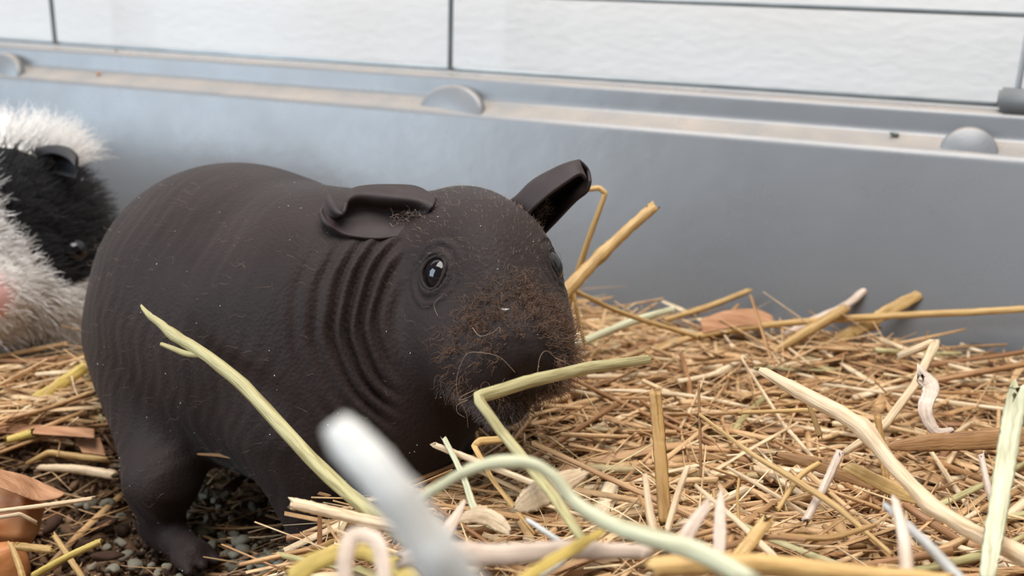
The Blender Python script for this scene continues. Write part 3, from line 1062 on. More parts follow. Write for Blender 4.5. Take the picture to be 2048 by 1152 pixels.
nx, ny = 150, 100
gx = np.linspace(TX0 + 0.013, TX1 - 0.013, nx)
gy = np.linspace(TY0 + 0.013, TY1 - 0.0095, ny)
X, Y = np.meshgrid(gx, gy, indexing='ij')
Z = bed(X, Y) - 0.004 + 0.0008 * RNG.normal(size=X.shape)
top = np.stack([X, Y, Z], -1).reshape(-1, 3)
V = np.concatenate([top, np.stack([X, Y, np.full_like(X, -0.010)], -1).reshape(-1, 3)])
Q = [(i * ny + j, (i + 1) * ny + j, (i + 1) * ny + j + 1, i * ny + j + 1) for i in range(nx - 1) for j in range(ny - 1)]
Nn = nx * ny
edge = [i * ny for i in range(nx)] + [(nx - 1) * ny + j for j in range(1, ny)] + [i * ny + ny - 1 for i in range(nx - 2, -1, -1)] + [j for j in range(ny - 2, 0, -1)]
Q += [(edge[(k + 1) % len(edge)], edge[k], edge[k] + Nn, edge[(k + 1) % len(edge)] + Nn) for k in range(len(edge))]
o = link('bedding_base', mesh('bedding_base', V, Q), M['soil'])
tag(o, 'dark crumbly litter bed filling the bottom of the tray', 'litter', None, 'stuff')


def clear_of_animals(P, gap):
    """P (N, K, 3): True where the whole piece stays outside both animals"""
    d = np.minimum(pig_sdf(P), g_sdf(P)).min(1)
    return d > gap


def inside_tray(P):
    return ((P[..., 0] > TX0 + 0.014) & (P[..., 0] < TX1 - 0.014) & (P[..., 1] < TY1 - 0.0105 + np.clip((P[..., 2] - 0.03) * 0.15, 0, 1))).all(1)


def scatter(n, zlo, zhi, xr=(-0.24, 0.24), yr=(0.15, 0.46)):
    X = RNG.uniform(*xr, n)
    Yc = RNG.uniform(*yr, n)
    w_ = np.stack([X * cY - Yc * sY, X * sY + Yc * cY], 1)
    return w_, X, Yc


def pieces(n, Lr, wr, pitch_sd, lift, hollow_keep, flat_share, seg=3, sides=4, yr=(0.15, 0.46), hollow=False):
    w_, X, Yc = scatter(n, 0, 0, yr=yr)
    h = bed(w_[:, 0], w_[:, 1])
    keep = (h > 0.017) | (RNG.random(n) < hollow_keep)
    keep &= ~((X < -0.05) & (Yc < 0.25) & (RNG.random(n) > 0.35))
    if hollow: keep = h < 0.020
    w_, X, Yc, h = w_[keep], X[keep], Yc[keep], h[keep]
    n = len(h)
    az = np.where(RNG.random(n) < 0.55, RNG.normal(radians(14), radians(26), n), RNG.uniform(-pi / 2, pi / 2, n))
    pt = RNG.normal(0, radians(pitch_sd), n)
    d = np.stack([cos_(pt) * cos_(az), cos_(pt) * sin_(az), sin_(pt)], 1)
    d = np.stack([d[:, 0] * cY - d[:, 1] * sY, d[:, 0] * sY + d[:, 1] * cY, d[:, 2]], 1)
    L = RNG.uniform(*Lr, n) ** 1.0
    wdt = RNG.uniform(*wr, n)
    z = h + RNG.uniform(*lift, n)
    c = np.stack([w_[:, 0], w_[:, 1], z], 1)
    up = np.array([0, 0, 1.0])
    sd = np.cross(d, up)
    sd /= np.linalg.norm(sd, axis=1)[:, None]
    nr = np.cross(sd, d)
    roll = RNG.uniform(-0.9, 0.9, n)
    s2 = sd * cos_(roll)[:, None] + nr * sin_(roll)[:, None]
    n2 = -sd * sin_(roll)[:, None] + nr * cos_(roll)[:, None]
    bend = RNG.normal(0, 0.10, n)
    bend2 = RNG.normal(0, 0.05, n)
    t = np.linspace(-0.5, 0.5, seg + 1)
    P = c[:, None] + d[:, None] * (t[None, :, None] * L[:, None, None]) + sd[:, None] * ((bend * L)[:, None] * (t ** 2 * 2)[None])[..., None] + nr[:, None] * ((bend2 * L)[:, None] * (t ** 2 * 2)[None])[..., None]
    low = (bed(P[..., 0], P[..., 1]).min(1) < 0.014) & (P[..., 2].max(1) > 0.012)
    ok = clear_of_animals(P, 0.0012) & inside_tray(P) & (P[..., 2].min(1) > -0.004) & ~(low & (RNG.random(len(P)) > hollow_keep))
    P, s2, n2, wdt = P[ok], s2[ok], n2[ok], wdt[ok]
    n = len(P)
    flat = np.where(RNG.random(n) < flat_share, RNG.uniform(0.1, 0.25, n), RNG.uniform(0.7, 1.0, n))
    tw = RNG.normal(0, 0.5, n)
    ring = []
    K = seg + 1
    for i in range(K):
        a_ = tw * (i / seg)
        sa = s2 * cos_(a_)[:, None] + n2 * sin_(a_)[:, None]
        na = -s2 * sin_(a_)[:, None] + n2 * cos_(a_)[:, None]
        taper = 1.0 if 0 < i < seg else RNG.uniform(0.5, 1.0, n)
        rr = []
        for k in range(sides):
            f = 2 * pi * (k + 0.5) / sides
            rr.append(P[:, i] + (sa * cos(f) + na * (sin(f) * flat)[:, None]) * (wdt * 0.62 * taper)[:, None])
        ring.append(np.stack(rr, 1))
    V = np.stack(ring, 1)                        # n, K, sides, 3
    idx = np.arange(n)[:, None] * (K * sides)
    q = []
    for i in range(seg):
        for k in range(sides):
            q.append([i * sides + k, i * sides + (k + 1) % sides, (i + 1) * sides + (k + 1) % sides, (i + 1) * sides + k])
    q.append([3, 2, 1, 0])
    q.append([seg * sides + k for k in range(4)])
    Q = (idx[:, None] + np.array(q)[None]).reshape(-1, 4)
    tint = np.repeat(np.clip(RNG.beta(2.2, 2.0, n), 0, 1), K * sides)
    return V.reshape(-1, 3), Q, tint


cos_, sin_ = np.cos, np.sin


def build_stuff(name, sets, label, cat, mat=M_BED):
    Vs, Qs, Ts, k = [], [], [], 0
    for V, Q, T in sets:
        Vs.append(V); Qs.append(Q + k); Ts.append(T)
        k += len(V)
    me = quad_mesh(name, np.concatenate(Vs), np.concatenate(Qs))
    a = me.attributes.new('tint', 'FLOAT', 'POINT')
    a.data.foreach_set('value', np.concatenate(Ts).astype(np.float32))
    o = link(name, me, mat)
    return tag(o, label, cat, None, 'stuff')


build_stuff('straw_bedding', [
    pieces(5200, (0.03, 0.10), (0.0009, 0.0023), 7, (-0.006, 0.0045), 0.02, 0.72),
    pieces(5200, (0.015, 0.08), (0.0005, 0.0014), 10, (-0.006, 0.005), 0.08, 0.7),
    pieces(4000, (0.006, 0.035), (0.0003, 0.0010), 16, (-0.006, 0.004), 0.55, 0.75),
], 'golden layer of chopped straw bedding covering the tray', 'straw')
build_stuff('fine_hay', [pieces(2600, (0.012, 0.05), (0.00022, 0.0005), 18, (-0.001, 0.007), 0.5, 0.3, 4)],
            'thin wiry hay fibres strewn over the straw bedding', 'hay')


# loose crumbs in the hollow
def crumbs(n, c0, r, smin_, smax_):
    V, Q, T = [], [], []
    base = np.array([(1, 0, 0), (0, 1, 0), (-1, 0, 0), (0, -1, 0)], float)
    ring = np.array([[x, y, z] for z, k in ((-0.8, .6), (0, 1), (0.8, .6)) for x, y in ((k, k), (-k, k), (-k, -k), (k, -k))]) * 0.6
    Qb = [(i * 4 + k, i * 4 + (k + 1) % 4, i * 4 + 4 + (k + 1) % 4, i * 4 + 4 + k) for i in range(2) for k in range(4)] + [(3, 2, 1, 0), (8, 9, 10, 11)]
    a = RNG.uniform(0, 2 * pi, n)
    q = np.sqrt(RNG.random(n)) * r
    x, y = c0[0] + q * np.cos(a), c0[1] + q * np.sin(a)
    z = bed(x, y) - 0.003
    s = smin_ + (smax_ - smin_) * RNG.random(n) ** 2
    P = np.stack([x, y, z + s * 0.5], 1)
    ok = clear_of_animals(P[:, None], 0.001)
    P, s = P[ok], s[ok]
    n = len(P)
    A = np.linalg.qr(RNG.normal(size=(n, 3, 3)))[0]
    sc = RNG.uniform(0.3, 1.7, (n, 1, 3))
    V = P[:, None] + ((ring[None] * sc + RNG.normal(0, 0.2, (n, 12, 3))) @ A) * s[:, None, None]
    Q = (np.arange(n)[:, None, None] * 12 + np.array(Qb)[None]).reshape(-1, 4)
    return V.reshape(-1, 3), Q, np.repeat(RNG.random(n), 12)


crumb_m = straw_mat('brown_crumbs', [(0, (0.05, 0.028, 0.018)), (0.5, (0.15, 0.085, 0.05)), (0.8, (0.26, 0.16, 0.09)), (1, (0.33, 0.29, 0.22))], 'tint', 0.85, 0)
build_stuff('litter_crumbs', [crumbs(4200, HOL, 0.085, 0.0006, 0.0022)], 'brown crumbs and dust on the bare patch around the hind foot', 'litter', crumb_m)


fibre_m = straw_mat('brown_fibres', [(0, (0.07, 0.035, 0.02)), (0.4, (0.19, 0.10, 0.05)), (0.7, (0.34, 0.19, 0.095)), (0.9, (0.50, 0.33, 0.17)), (1, (0.33, 0.30, 0.17))], 'tint', 0.7, 0)
build_stuff('litter_fibres', [pieces(6500, (0.004, 0.02), (0.0003, 0.0011), 16, (-0.0035, 0.0006), 1.0, 0.7, hollow=True, yr=(0.17, 0.34))],
            'short brown fibres and shavings mixed into the bare litter patch', 'litter', fibre_m)
# ------------------------------------------------------------------ granules and droppings
def pebble(name, seed, sq=(1, 0.8, 0.7), rough=0.22):
    r = random.Random(seed)
    bm = bmesh.new()
    bmesh.ops.create_icosphere(bm, subdivisions=2, radius=1)
    ks = [Vector((r.gauss(0, 1), r.gauss(0, 1), r.gauss(0, 1))).normalized() for _ in range(7)]
    for v in bm.verts:
        d = 1.0
        for k in ks:
            t = v.co.dot(k)
            if t > 0.5: d -= (t - 0.5) * 0.85
        v.co = Vector((v.co.x * sq[0], v.co.y * sq[1], v.co.z * sq[2])) * (d + r.uniform(-rough, rough) * 0.35)
    me = bpy.data.meshes.new(name)
    bm.to_mesh(me)
    bm.free()
    me.polygons.foreach_set('use_smooth', np.ones(len(me.polygons), bool))
    return me


gran = [pebble('litter_granule', i) for i in range(6)]
for g_ in gran: g_.materials.append(M['granule'])
drop = [pebble('dropping', 40 + i, (1.0, 0.48, 0.46), 0.1) for i in range(3)]
for g_ in drop: g_.materials.append(M['dropping'])


def put(name, me, px, py, size, label, cat, group, lift=0.3, rot=None):
    p = at_z(px, py, 0.004)
    for _ in range(4):
        p = at_z(px, py, float(bed(p[0], p[1])))
    q = np.array([p[0], p[1], p[2] + size * lift - 0.0012])
    if pig_sdf(q[None])[0] < size * 0.6: return None
    o = bpy.data.objects.new(name, me)
    o.location = q
    o.scale = (size, size * random.uniform(0.85, 1.1), size)
    o.rotation_euler = rot or (random.uniform(-0.5, 0.5), random.uniform(-0.5, 0.5), random.uniform(0, 6.3))
    COL.objects.link(o)
    return tag(o, label, cat, group)


clusters = [(440, 1080, 45, 30, 16, 'in the big clump just right of the hind foot'), (480, 1120, 55, 22, 14, 'at the bottom right of the hind foot'),
            (400, 985, 40, 20, 9, 'in the shade under the belly'), (445, 1000, 30, 25, 8, 'under the belly beside a brown dropping'),
            (525, 1005, 30, 22, 5, 'below the brown fibre strip'), (215, 1030, 45, 22, 7, 'left of the hind leg'),
            (340, 1130, 50, 16, 8, 'directly below the hind foot'), (560, 1090, 35, 30, 4, 'near the cream cut straw'),
            (240, 1075, 30, 25, 3, 'left of the hind foot'), (285, 1142, 60, 8, 4, 'at the bottom edge below the hind leg'), (375, 1020, 14, 12, 3, 'close behind the hind leg')]
for cx, cy, sx_, sy_, k, where in clusters:
    for i in range(k):
        put('litter_granule', random.choice(gran), random.gauss(cx, sx_ * 0.7), random.gauss(cy, sy_ * 0.7), random.uniform(0.0015, 0.0038),
            'small greyish litter granule lying ' + where, 'granule', 'grey litter granules ' + where, random.uniform(0.2, 0.9))
drops = [(520, 1058, .0062, 0.4, 'largest, right of the granule clump'), (585, 1075, .0055, 0.0, 'near the cream cut straw'), (205, 1068, .0062, 0.6, 'left of the hind foot'),
         (160, 1105, .0058, 0.2, 'crossed by the bright yellow stick'), (240, 960, .0055, 0.9, 'against the hind thigh'), (470, 985, .0062, 0.8, 'in the shade under the belly'),
         (350, 915, .0055, 0.1, 'behind the hind leg'), (540, 940, .0052, 0.5, 'deep under the belly by the brown fibre strip'), (215, 1128, .0060, 0.2, 'at the bottom edge right of the yellow stick'),
         (610, 1040, .0050, 0.7, 'under the end of the cream cut straw'), (100, 1060, .0055, 1.2, 'right beside the orange chunk'), (420, 1138, .0050, 0.4, 'at the bottom edge below the granule clump'),
         (300, 1112, .0048, 0.7, 'just under the heel of the hind foot')]
for px, py, s_, a_, where in drops:
    put('dropping', random.choice(drop), px, py, s_, 'brown oblong dropping ' + where, 'dropping', 'brown droppings around the hind foot', 0.6, (0, random.uniform(-.2, .2), YAW + a_))


# ------------------------------------------------------------------ loose straw, one object each
def stalk_mesh(i, L, r, kind):
    """dry stem along X: slightly bent, with a node and a cut or split end"""
    rr = random.Random(i)
    n = 9
    t = np.linspace(-0.5, 0.5, n)
    k1, k2 = rr.gauss(0, 0.05), rr.gauss(0, 0.04)
    kink = rr.uniform(-0.2, 0.3)
    ka = rr.gauss(0, 0.16)
    P = np.stack([t * L, L * (k1 * t * t * 4 * 0.5 + np.where(t > kink, (t - kink) * ka, 0)), L * k2 * t * t * 2], 1)
    R = np.full(n, r) * (1.1 - 0.25 * (t + 0.5))
    j = int((kink + 0.5) * (n - 1))
    if kind == 'stalk': R[j] *= 1.28
    else: R[0] *= 0.6; R[-1] *= 0.15; R[-2] *= 0.6
    V, Q = tube(P, R, 8 if kind == 'stalk' else 6, True, 0.85 if kind == 'stalk' else 0.16)
    V = np.array(V)
    V += np.random.default_rng(i).normal(0, r * 0.12, V.shape)
    me = mesh('straw_stalk' if kind == 'stalk' else 'grass_blade', V, Q)
    tube_uv(me, P, 8 if kind == 'stalk' else 6)
    me.polygons.foreach_set('use_smooth', np.ones(len(me.polygons), bool))
    me.materials.append(M_STRAW)
    return me


stalks = [stalk_mesh(i, L, r, 'stalk') for i, (L, r) in enumerate([(0.05, .0008), (0.065, .0010), (0.085, .0009), (0.04, .0011), (0.115, .0009), (0.055, .0006), (0.08, .0012), (0.035, .0007)])]
blades = [stalk_mesh(50 + i, L, r, 'blade') for i, (L, r) in enumerate([(0.045, .0017), (0.06, .0014), (0.035, .0020), (0.075, .0013), (0.03, .0014), (0.05, .0022)])]


def place_of(px, py, x, y):
    if x < -0.085: return 'left of the dark guinea pig' if py < 860 else 'low by the dark hind leg'
    if y > 0.345: return 'along the tray wall behind the fuzzy muzzle' if px < 1480 else 'along the tray wall at the right'
    if px < 760: return 'under the belly of the dark guinea pig'
    if px < 1230: return 'just below the chin of the dark guinea pig' if py > 800 else 'beside the fuzzy cheek'
    if px > 1720: return 'right of the thick jointed stalk'
    if px > 1400: return 'left of the thick jointed stalk' if py > 740 else 'behind the tip of the thick jointed stalk'
    return 'around the upright split amber straw' if py > 760 else 'above the upright split amber straw'


def strew(meshes, n, name, lift, pitch_sd):
    made = 0
    while made < n:
        X_, Y_ = random.uniform(-0.21, 0.2), random.uniform(0.165, 0.44)
        ax, ay = X_ * cY - Y_ * sY, X_ * sY + Y_ * cY
        h = float(bed(ax, ay))
        if h < 0.016: continue
        p = np.array([ax, ay, h + random.uniform(*lift)])
        me = random.choice(meshes)
        az = random.gauss(radians(14), radians(24)) if random.random() < 0.5 else random.uniform(-pi / 2, pi / 2)
        if random.random() < 0.5: az += pi
        pt = random.gauss(0, radians(pitch_sd))
        Rm = Matrix.Rotation(YAW + az, 3, 'Z') @ Matrix.Rotation(pt, 3, 'Y') @ Matrix.Rotation(random.uniform(-0.6, 0.6), 3, 'X')
        half = max(v.co.x for v in me.vertices)
        pts = p + np.array([list(Rm @ Vector((u * half, 0, 0))) for u in np.linspace(-1, 1, 7)])
        q = proj(pts)
        if not ((q[0] > -50) & (q[0] < 2100) & (q[1] < 1180)).any(): continue
        if not (clear_of_animals(pts[None], 0.0028)[0] and inside_tray(pts[None])[0]): continue
        if (pts[:, 2] < 0).any() or (q[2] < 0.16).any() or (bed(pts[:, 0], pts[:, 1]) < 0.014).any(): continue
        # keep the dark animal in clear view
        if ((q[0] > 200) & (q[0] < 930) & (q[1] < 900) & (q[2] < 0.3)).any(): continue
        if ((q[0] > 190) & (q[0] < 620) & (q[1] > 930) & (q[1] < 1152)).any(): continue
        if ((q[0] > 900) & (q[0] < 1120) & (q[1] < 830) & (q[2] < 0.24)).any(): continue
        o = bpy.data.objects.new(name, me)
        o.matrix_world = Matrix.Translation(p) @ Rm.to_4x4()
        COL.objects.link(o)
        look = random.choices(list(LOOKS), (34, 22, 16, 9, 19))[0]
        o.material_slots[0].link = 'OBJECT'
        o.material_slots[0].material = M_LOOK[look]
        size = 'short' if half < 0.0255 else 'long' if half > 0.036 else 'middling'
        where = place_of(float(q[0][3]), float(q[1][3]), X_, Y_)
        kind = 'straw stalk' if name == 'straw_stalk' else 'flat grass blade'
        tag(o, '%s %s dry %s lying %s' % (size, look, kind, where), 'straw' if name == 'straw_stalk' else 'grass', '%s %s %ss %s' % (size, look, kind, where))
        made += 1


strew(stalks, 270, 'straw_stalk', (-0.001, 0.0065), 6)
strew(blades, 150, 'grass_blade', (0.0, 0.006), 10)


# ------------------------------------------------------------------ the stalks that stand out
def hero(pts, wpx, mat, label, name='straw_stalk', cat='straw', flat=0.85, node=None, n=40, sharp=False, sides=10, branch=None, split=False, taper=None):
    """stem through (pixel x, pixel y, distance) stations; wpx = its apparent widths at the stations"""
    Wp = np.array([at(*p) for p in pts])
    wr = np.array([w_ * p[2] / F / 2 for w_, p in zip(wpx, pts)])
    if sharp:
        out, ro = [Wp[0]], [wr[0]]
        for i in range(1, len(Wp)):
            a, b_ = Wp[i - 1], Wp[i]
            for t in ((0.1, 0.5, 0.9, 0.97) if i < len(Wp) - 1 else (0.1, 0.5, 1.0)):
                if i == 1 and t == 0.1: continue
                out.append(a + (b_ - a) * t)
                ro.append(wr[i - 1] + (wr[i] - wr[i - 1]) * t)
            if i < len(Wp) - 1:
                out[-1] = b_ * 0.97 + a * 0.03
        P, R = np.array(out), np.array(ro)
    else:
        P = catmull(Wp, n)
        R = np.interp(np.linspace(0, len(pts) - 1, n), np.arange(len(pts)), wr)
    for k in node or []:
        d = np.linalg.norm(P - Wp[k], axis=1)
        R = R * (1 + 0.30 * np.exp(-(d / (wr[k] * 1.3)) ** 2))
    view = CAM_O - P.mean(0)
    V, Q = tube(P, R, sides, True, flat, view)
    V = np.array(V)
    hr = np.random.default_rng(int(pts[0][0] * 7 + pts[0][1]) % 9973)
    T0, T1 = P[1] - P[0], P[-1] - P[-2]
    V[:sides] += (T0 / np.linalg.norm(T0))[None] * hr.normal(0, R[0] * 0.8, (sides, 1))
    V[-sides:] += (T1 / np.linalg.norm(T1))[None] * hr.normal(0, R[-1] * 0.8, (sides, 1))
    V += hr.normal(0, 1, V.shape) * np.repeat(R, sides)[:, None] * 0.045
    me_ = mesh(name, V, Q)
    tube_uv(me_, P, sides)
    o = recentre(link(name, me_, M[mat]))
    tag(o, label, cat)
    for bp_, bw in branch or []:
        Wb = np.array([at(*p) for p in bp_])
        Pb = catmull(Wb, 14)
        Rb = np.interp(np.linspace(0, len(bp_) - 1, 14), np.arange(len(bp_)), [w_ * p[2] / F / 2 for w_, p in zip(bw, bp_)])
        V, Q = tube(Pb, Rb, 8, True, flat, view)
        c_ = np.array(o.location)
        bo = bpy.data.objects.new('side_shoot', mesh('side_shoot', np.array(V) - c_, Q))
        tube_uv(bo.data, Pb, 8)
        bo.data.materials.append(M[mat])
        bo.data.polygons.foreach_set('use_smooth', np.ones(len(bo.data.polygons), bool))
        COL.objects.link(bo)
        bo.parent = o
    return o


hero([(282, 612, .262), (300, 632, .260), (318, 645, .259), (345, 668, .257), (400, 703, .253), (480, 765, .246), (560, 850, .238), (640, 935, .228), (700, 990, .220), (775, 1050, .210), (860, 1110, .196), (960, 1180, .18)],
     (6, 13, 16, 19, 24, 26, 28, 29, 30, 31, 32, 33), 'green', 'long pale green stalk with a forked tip crossing the dark flank', node=[3],
     branch=[([(408, 709, .2524), (375, 708, .2535), (345, 697, .2545), (322, 688, .256)], (14, 12, 11, 8))])
hero([(1300, 718, .255), (1180, 735, .238), (1060, 762, .217), (953, 795, .2075), (1008, 870, .205), (1065, 940, .20), (1110, 995, .19), (1165, 1080, .175)],
     (18, 24, 27, 25, 26, 27, 27, 22), 'green', "bent green stalk lying across the dark guinea pig's mouth", sharp=True, flat=0.7)
hero([(790, 1035, .150), (860, 985, .150), (940, 940, .149), (1000, 925, .148), (1065, 928, .147), (1110, 955, .146), (1150, 1005, .145), (1215, 1045, .142), (1300, 1075, .138), (1400, 1105, .134), (1500, 1160, .128)],
     (14, 20, 24, 28, 26, 24, 28, 34, 38, 40, 40), 'pale_green', 'pale green arched stem rising blurred before the straw at bottom centre')
hero([(668, 845, .080), (700, 885, .079), (760, 950, .078), (830, 1045, .078), (900, 1150, .0785), (1000, 1330, .083), (1130, 1750, .092), (1180, 2300, .105)],
     (58, 84, 92, 98, 104, 100, 94, 88), 'white', 'thick white straw stalk blurred close up below the dark chest', flat=0.6)
hero([(582, 1006, .213), (640, 1019, .211), (720, 1038, .208), (800, 1056, .204), (900, 1085, .198)], (25, 24, 24, 25, 25), 'cream', 'short cream straw with a clean cut end below the belly')
hero([(66, 1152, .262), (130, 1116, .258), (200, 1083, .256)], (15, 14, 13), 'yellow', 'bright yellow straw stick slanting at the bottom left corner')
hero([(108, 1070, .270), (135, 1110, .266), (170, 1165, .262)], (10, 12, 13), 'gold', 'short straw piece crossed under the bright yellow stick')
hero([(1527, 742, .243), (1600, 785, .237), (1680, 826, .229), (1728, 858, .224), (1790, 935, .217), (1860, 1012, .208), (1940, 1060, .200), (2048, 1112, .190), (2120, 1150, .184)],
     (18, 30, 33, 32, 30, 30, 34, 40, 42), 'cream', 'long thick pale stalk with two joints slanting down at right', node=[3, 5], sharp=True)
hero([(2036, 772, .205), (2022, 860, .202), (2005, 960, .197), (1985, 1082, .190), (1975, 1150, .186)], (34, 40, 38, 36, 30), 'pale_green', 'upright pale green blade at the far right edge', 'grass_blade', 'grass', 0.22)
hero([(1398, 828, .232), (1500, 905, .224), (1590, 960, .217), (1670, 1012, .210), (1725, 1058, .205), (1785, 1110, .199)], (6, 10, 12, 14, 10, 9), 'gold', 'slim yellowish stem slanting parallel below the thick jointed stalk')
hero([(1310, 785, .232), (1316, 850, .230), (1322, 930, .227), (1330, 1040, .223)], (24, 26, 27, 26), 'amber', 'upright amber straw with a split top right of the muzzle', flat=0.3)
hero([(1397, 768, .234), (1400, 860, .232), (1402, 955, .23)], (5, 6, 5), 'brown', 'thin dark brown fibre standing upright near the split amber straw', 'hay_fibre', 'hay')
hero([(1442, 978, .172), (1440, 1020, .170), (1440, 1070, .168), (1436, 1150, .165)], (4, 22, 26, 20), 'pink', 'pointed pale leaf tip standing up at bottom right of centre', 'grass_blade', 'grass', 0.15)
hero([(1415, 1010, .160), (1385, 1050, .158), (1362, 1100, .156), (1350, 1165, .154)], (18, 28, 32, 30), 'pink', 'blurred pale blade leaning left of the pointed leaf tip', 'grass_blade', 'grass', 0.15)
hero([(1305, 416, .325), (1255, 460, .322), (1205, 507, .319), (1165, 548, .316), (1125, 590, .312), (1095, 625, .309)], (22, 22, 23, 27, 32, 20), 'gold', 'straw with a reddish joint slanting up behind the dark face', node=[2])
hero([(1148, 383, .322), (1198, 376, .322), (1211, 386, .322), (1180, 470, .326), (1150, 560, .330), (1130, 640, .333)], (9, 11, 11, 12, 12, 12), 'gold', 'thin straw with a folded tip behind the upright ear', sharp=True)
hero([(1147, 585, .33), (1158, 640, .33), (1170, 690, .33)], (8, 8, 7), 'gold', 'thin straw hanging beside the fuzzy cheek behind it')
hero([(1147, 580, .332), (1250, 628, .34), (1400, 675, .345)], (9, 10, 9), 'gold', 'thin straw sloping down right from behind the fuzzy cheek')
hero([(1768, 538, .395), (1735, 575, .393), (1690, 612, .39), (1610, 650, .386), (1545, 690, .38)], (16, 17, 16, 18, 20), 'pink', 'curved pale straw rising above the bedding by the tray wall')
hero([(1843, 587, .385), (1790, 615, .383), (1720, 655, .38), (1640, 698, .375)], (20, 26, 26, 24), 'gold', 'broad golden blade rising towards the tray wall', 'grass_blade', 'grass', 0.2)
hero([(1690, 618, .376), (1620, 660, .371), (1545, 705, .366)], (20, 22, 12), 'gold', 'folded straw ending below the curved pale straw')
hero([(2075, 616, .36), (1950, 624, .37), (1780, 632, .377), (1560, 648, .379), (1400, 672, .376), (1250, 715, .365)], (14, 14, 14, 13, 13, 12), 'gold', 'very long straw lying level along the foot of the tray wall')
hero([(1497, 582, .40), (1420, 612, .398), (1330, 640, .392)], (11, 12, 10), 'gold', 'short straw tilted up against the tray wall')
hero([(1348, 618, .37), (1260, 645, .362), (1140, 695, .35)], (12, 17, 15), 'pale_green', 'pale straw lying slanted right of the fuzzy cheek')
hero([(1795, 712, .30), (1872, 684, .30), (1830, 770, .29), (1770, 850, .28), (1690, 905, .27)], (14, 20, 18, 17, 14), 'cream', 'bent pale straw folded into a point at right', sharp=True)
hero([(1840, 750, .27), (1862, 775, .268), (1850, 820, .266), (1872, 862, .264), (1905, 858, .262)], (26, 34, 28, 20, 8), 'pink', 'curled whitish husk standing at right', 'grass_blade', 'grass', 0.15)
hero([(1207, 1062, .150), (1150, 1095, .146), (1060, 1150, .140), (1010, 1190, .137)], (12, 24, 24, 22), 'yellow', 'yellow blurred blade slanting at bottom centre', 'grass_blade', 'grass', 0.2)
hero([(868, 890, .228), (960, 925, .222), (1080, 972, .214)], (12, 14, 12), 'cream', 'straw piece with a ragged end right of the dark chest')
hero([(888, 876, .226), (925, 950, .220), (955, 1030, .212), (1000, 1060, .206)], (10, 13, 16, 12), 'pale_green', 'narrow bent blade crossing the ragged straw by the chest', 'grass_blade', 'grass', 0.25)
hero([(1020, 878, .232), (960, 882, .230), (948, 892, .229), (985, 960, .222), (1070, 1068, .210)], (14, 16, 14, 12, 10), 'gold', 'straw folded at its top below the chin', sharp=True, flat=0.4)
hero([(1170, 945, .204), (1105, 975, .202), (1060, 1000, .201), (1032, 1018, .201)], (20, 56, 50, 16), 'cream', 'wide papery husk with a frayed edge below the chin', 'straw_husk', 'husk', 0.12)
hero([(915, 1040, .208), (960, 1030, .205), (1000, 1048, .202), (1020, 1066, .200)], (10, 38, 36, 12), 'cream', 'brownish papery husk beside the white blurred stalk', 'straw_husk', 'husk', 0.12)
hero([(395, 908, .285), (470, 915, .277), (540, 945, .268), (600, 975, .262), (660, 992, .256)], (4, 10, 12, 10, 6), 'brown', 'brown fibre strip arching under the belly', 'hay_fibre', 'hay', 0.3)
hero([(-20, 1024, .262), (80, 1012, .264), (186, 997, .268)], (8, 9, 9), 'cream', 'thin straw reaching right over the orange chunk')
hero([(-10, 1036, .26), (40, 1028, .26), (72, 1045, .262)], (8, 8, 8), 'cream', 'short kinked straw lying on the orange chunk', sharp=True)
hero([(-20, 838, .33), (80, 795, .34), (175, 730, .35)], (20, 26, 22), 'yellow', 'yellowish green flat blade left of the dark rump', 'grass_blade', 'grass', 0.25)
hero([(55, 926, .315), (98, 905, .316), (160, 914, .318), (218, 920, .318)], (8, 13, 14, 12), 'gold', 'straw with a kinked end pointing at the hind leg', sharp=True)
hero([(80, 935, .312), (150, 938, .311), (228, 950, .308)], (12, 18, 20), 'cream', 'pale straw end lying just under the kinked straw')
hero([(15, 880, .31), (65, 866, .312)], (16, 18), 'yellow', 'short yellow straw bit above the orange chunk')
hero([(30, 1092, .268), (105, 1100, .267)], (16, 16), 'gold', 'flat straw bit at the foot of the orange chunk')
hero([(20, 1085, .252), (38, 1130, .25), (52, 1180, .248)], (9, 13, 13), 'gold', 'upright straw at the bottom left beside the orange chunk')
hero([(560, 1140, .232), (650, 1090, .236), (720, 1065, .236)], (10, 12, 10), 'amber', 'brown straw sloping behind the cream cut straw')
hero([(580, 1160, .150), (640, 1120, .152), (720, 1100, .154), (770, 1120, .152), (830, 1165, .148)], (36, 38, 34, 36, 36), 'yellow', 'blurred yellow looped blade at the bottom', 'grass_blade', 'grass', 0.25)
hero([(690, 1165, .125), (692, 1110, .126), (705, 1075, .127), (735, 1072, .127), (760, 1095, .126), (770, 1170, .124)], (30, 34, 34, 32, 32, 30), 'pink', 'blurred pinkish white looped husk at the bottom', 'straw_husk', 'husk', 0.3)
hero([(930, 1000, .19), (905, 1045, .185), (880, 1090, .178), (870, 1170, .165)], (6, 24, 34, 40), 'pink', 'pointed pale husk standing beside the white blurred stalk', 'straw_husk', 'husk', 0.2)
hero([(800, 1120, .15), (900, 1105, .149), (1010, 1110, .148), (1140, 1100, .150), (1300, 1105, .152)], (30, 46, 44, 38, 26), 'pink', 'wide pale blurred straw lying level at the bottom', flat=0.5)
hero([(1080, 1152, .17), (1140, 1105, .18), (1085, 1060, .19), (1055, 1040, .195)], (12, 13, 13, 11), 'white', 'white thin straw running down right below the papery husk')
hero([(1300, 1135, .15), (1500, 1128, .152), (1700, 1148, .153), (1900, 1165, .153)], (40, 44, 40, 36), 'gold', 'thick blurred straw lying level along the bottom edge')
hero([(1790, 1000, .17), (1808, 1080, .162), (1815, 1170, .155)], (16, 26, 28), 'pink', 'blurred pale straw standing before the long jointed stalk')
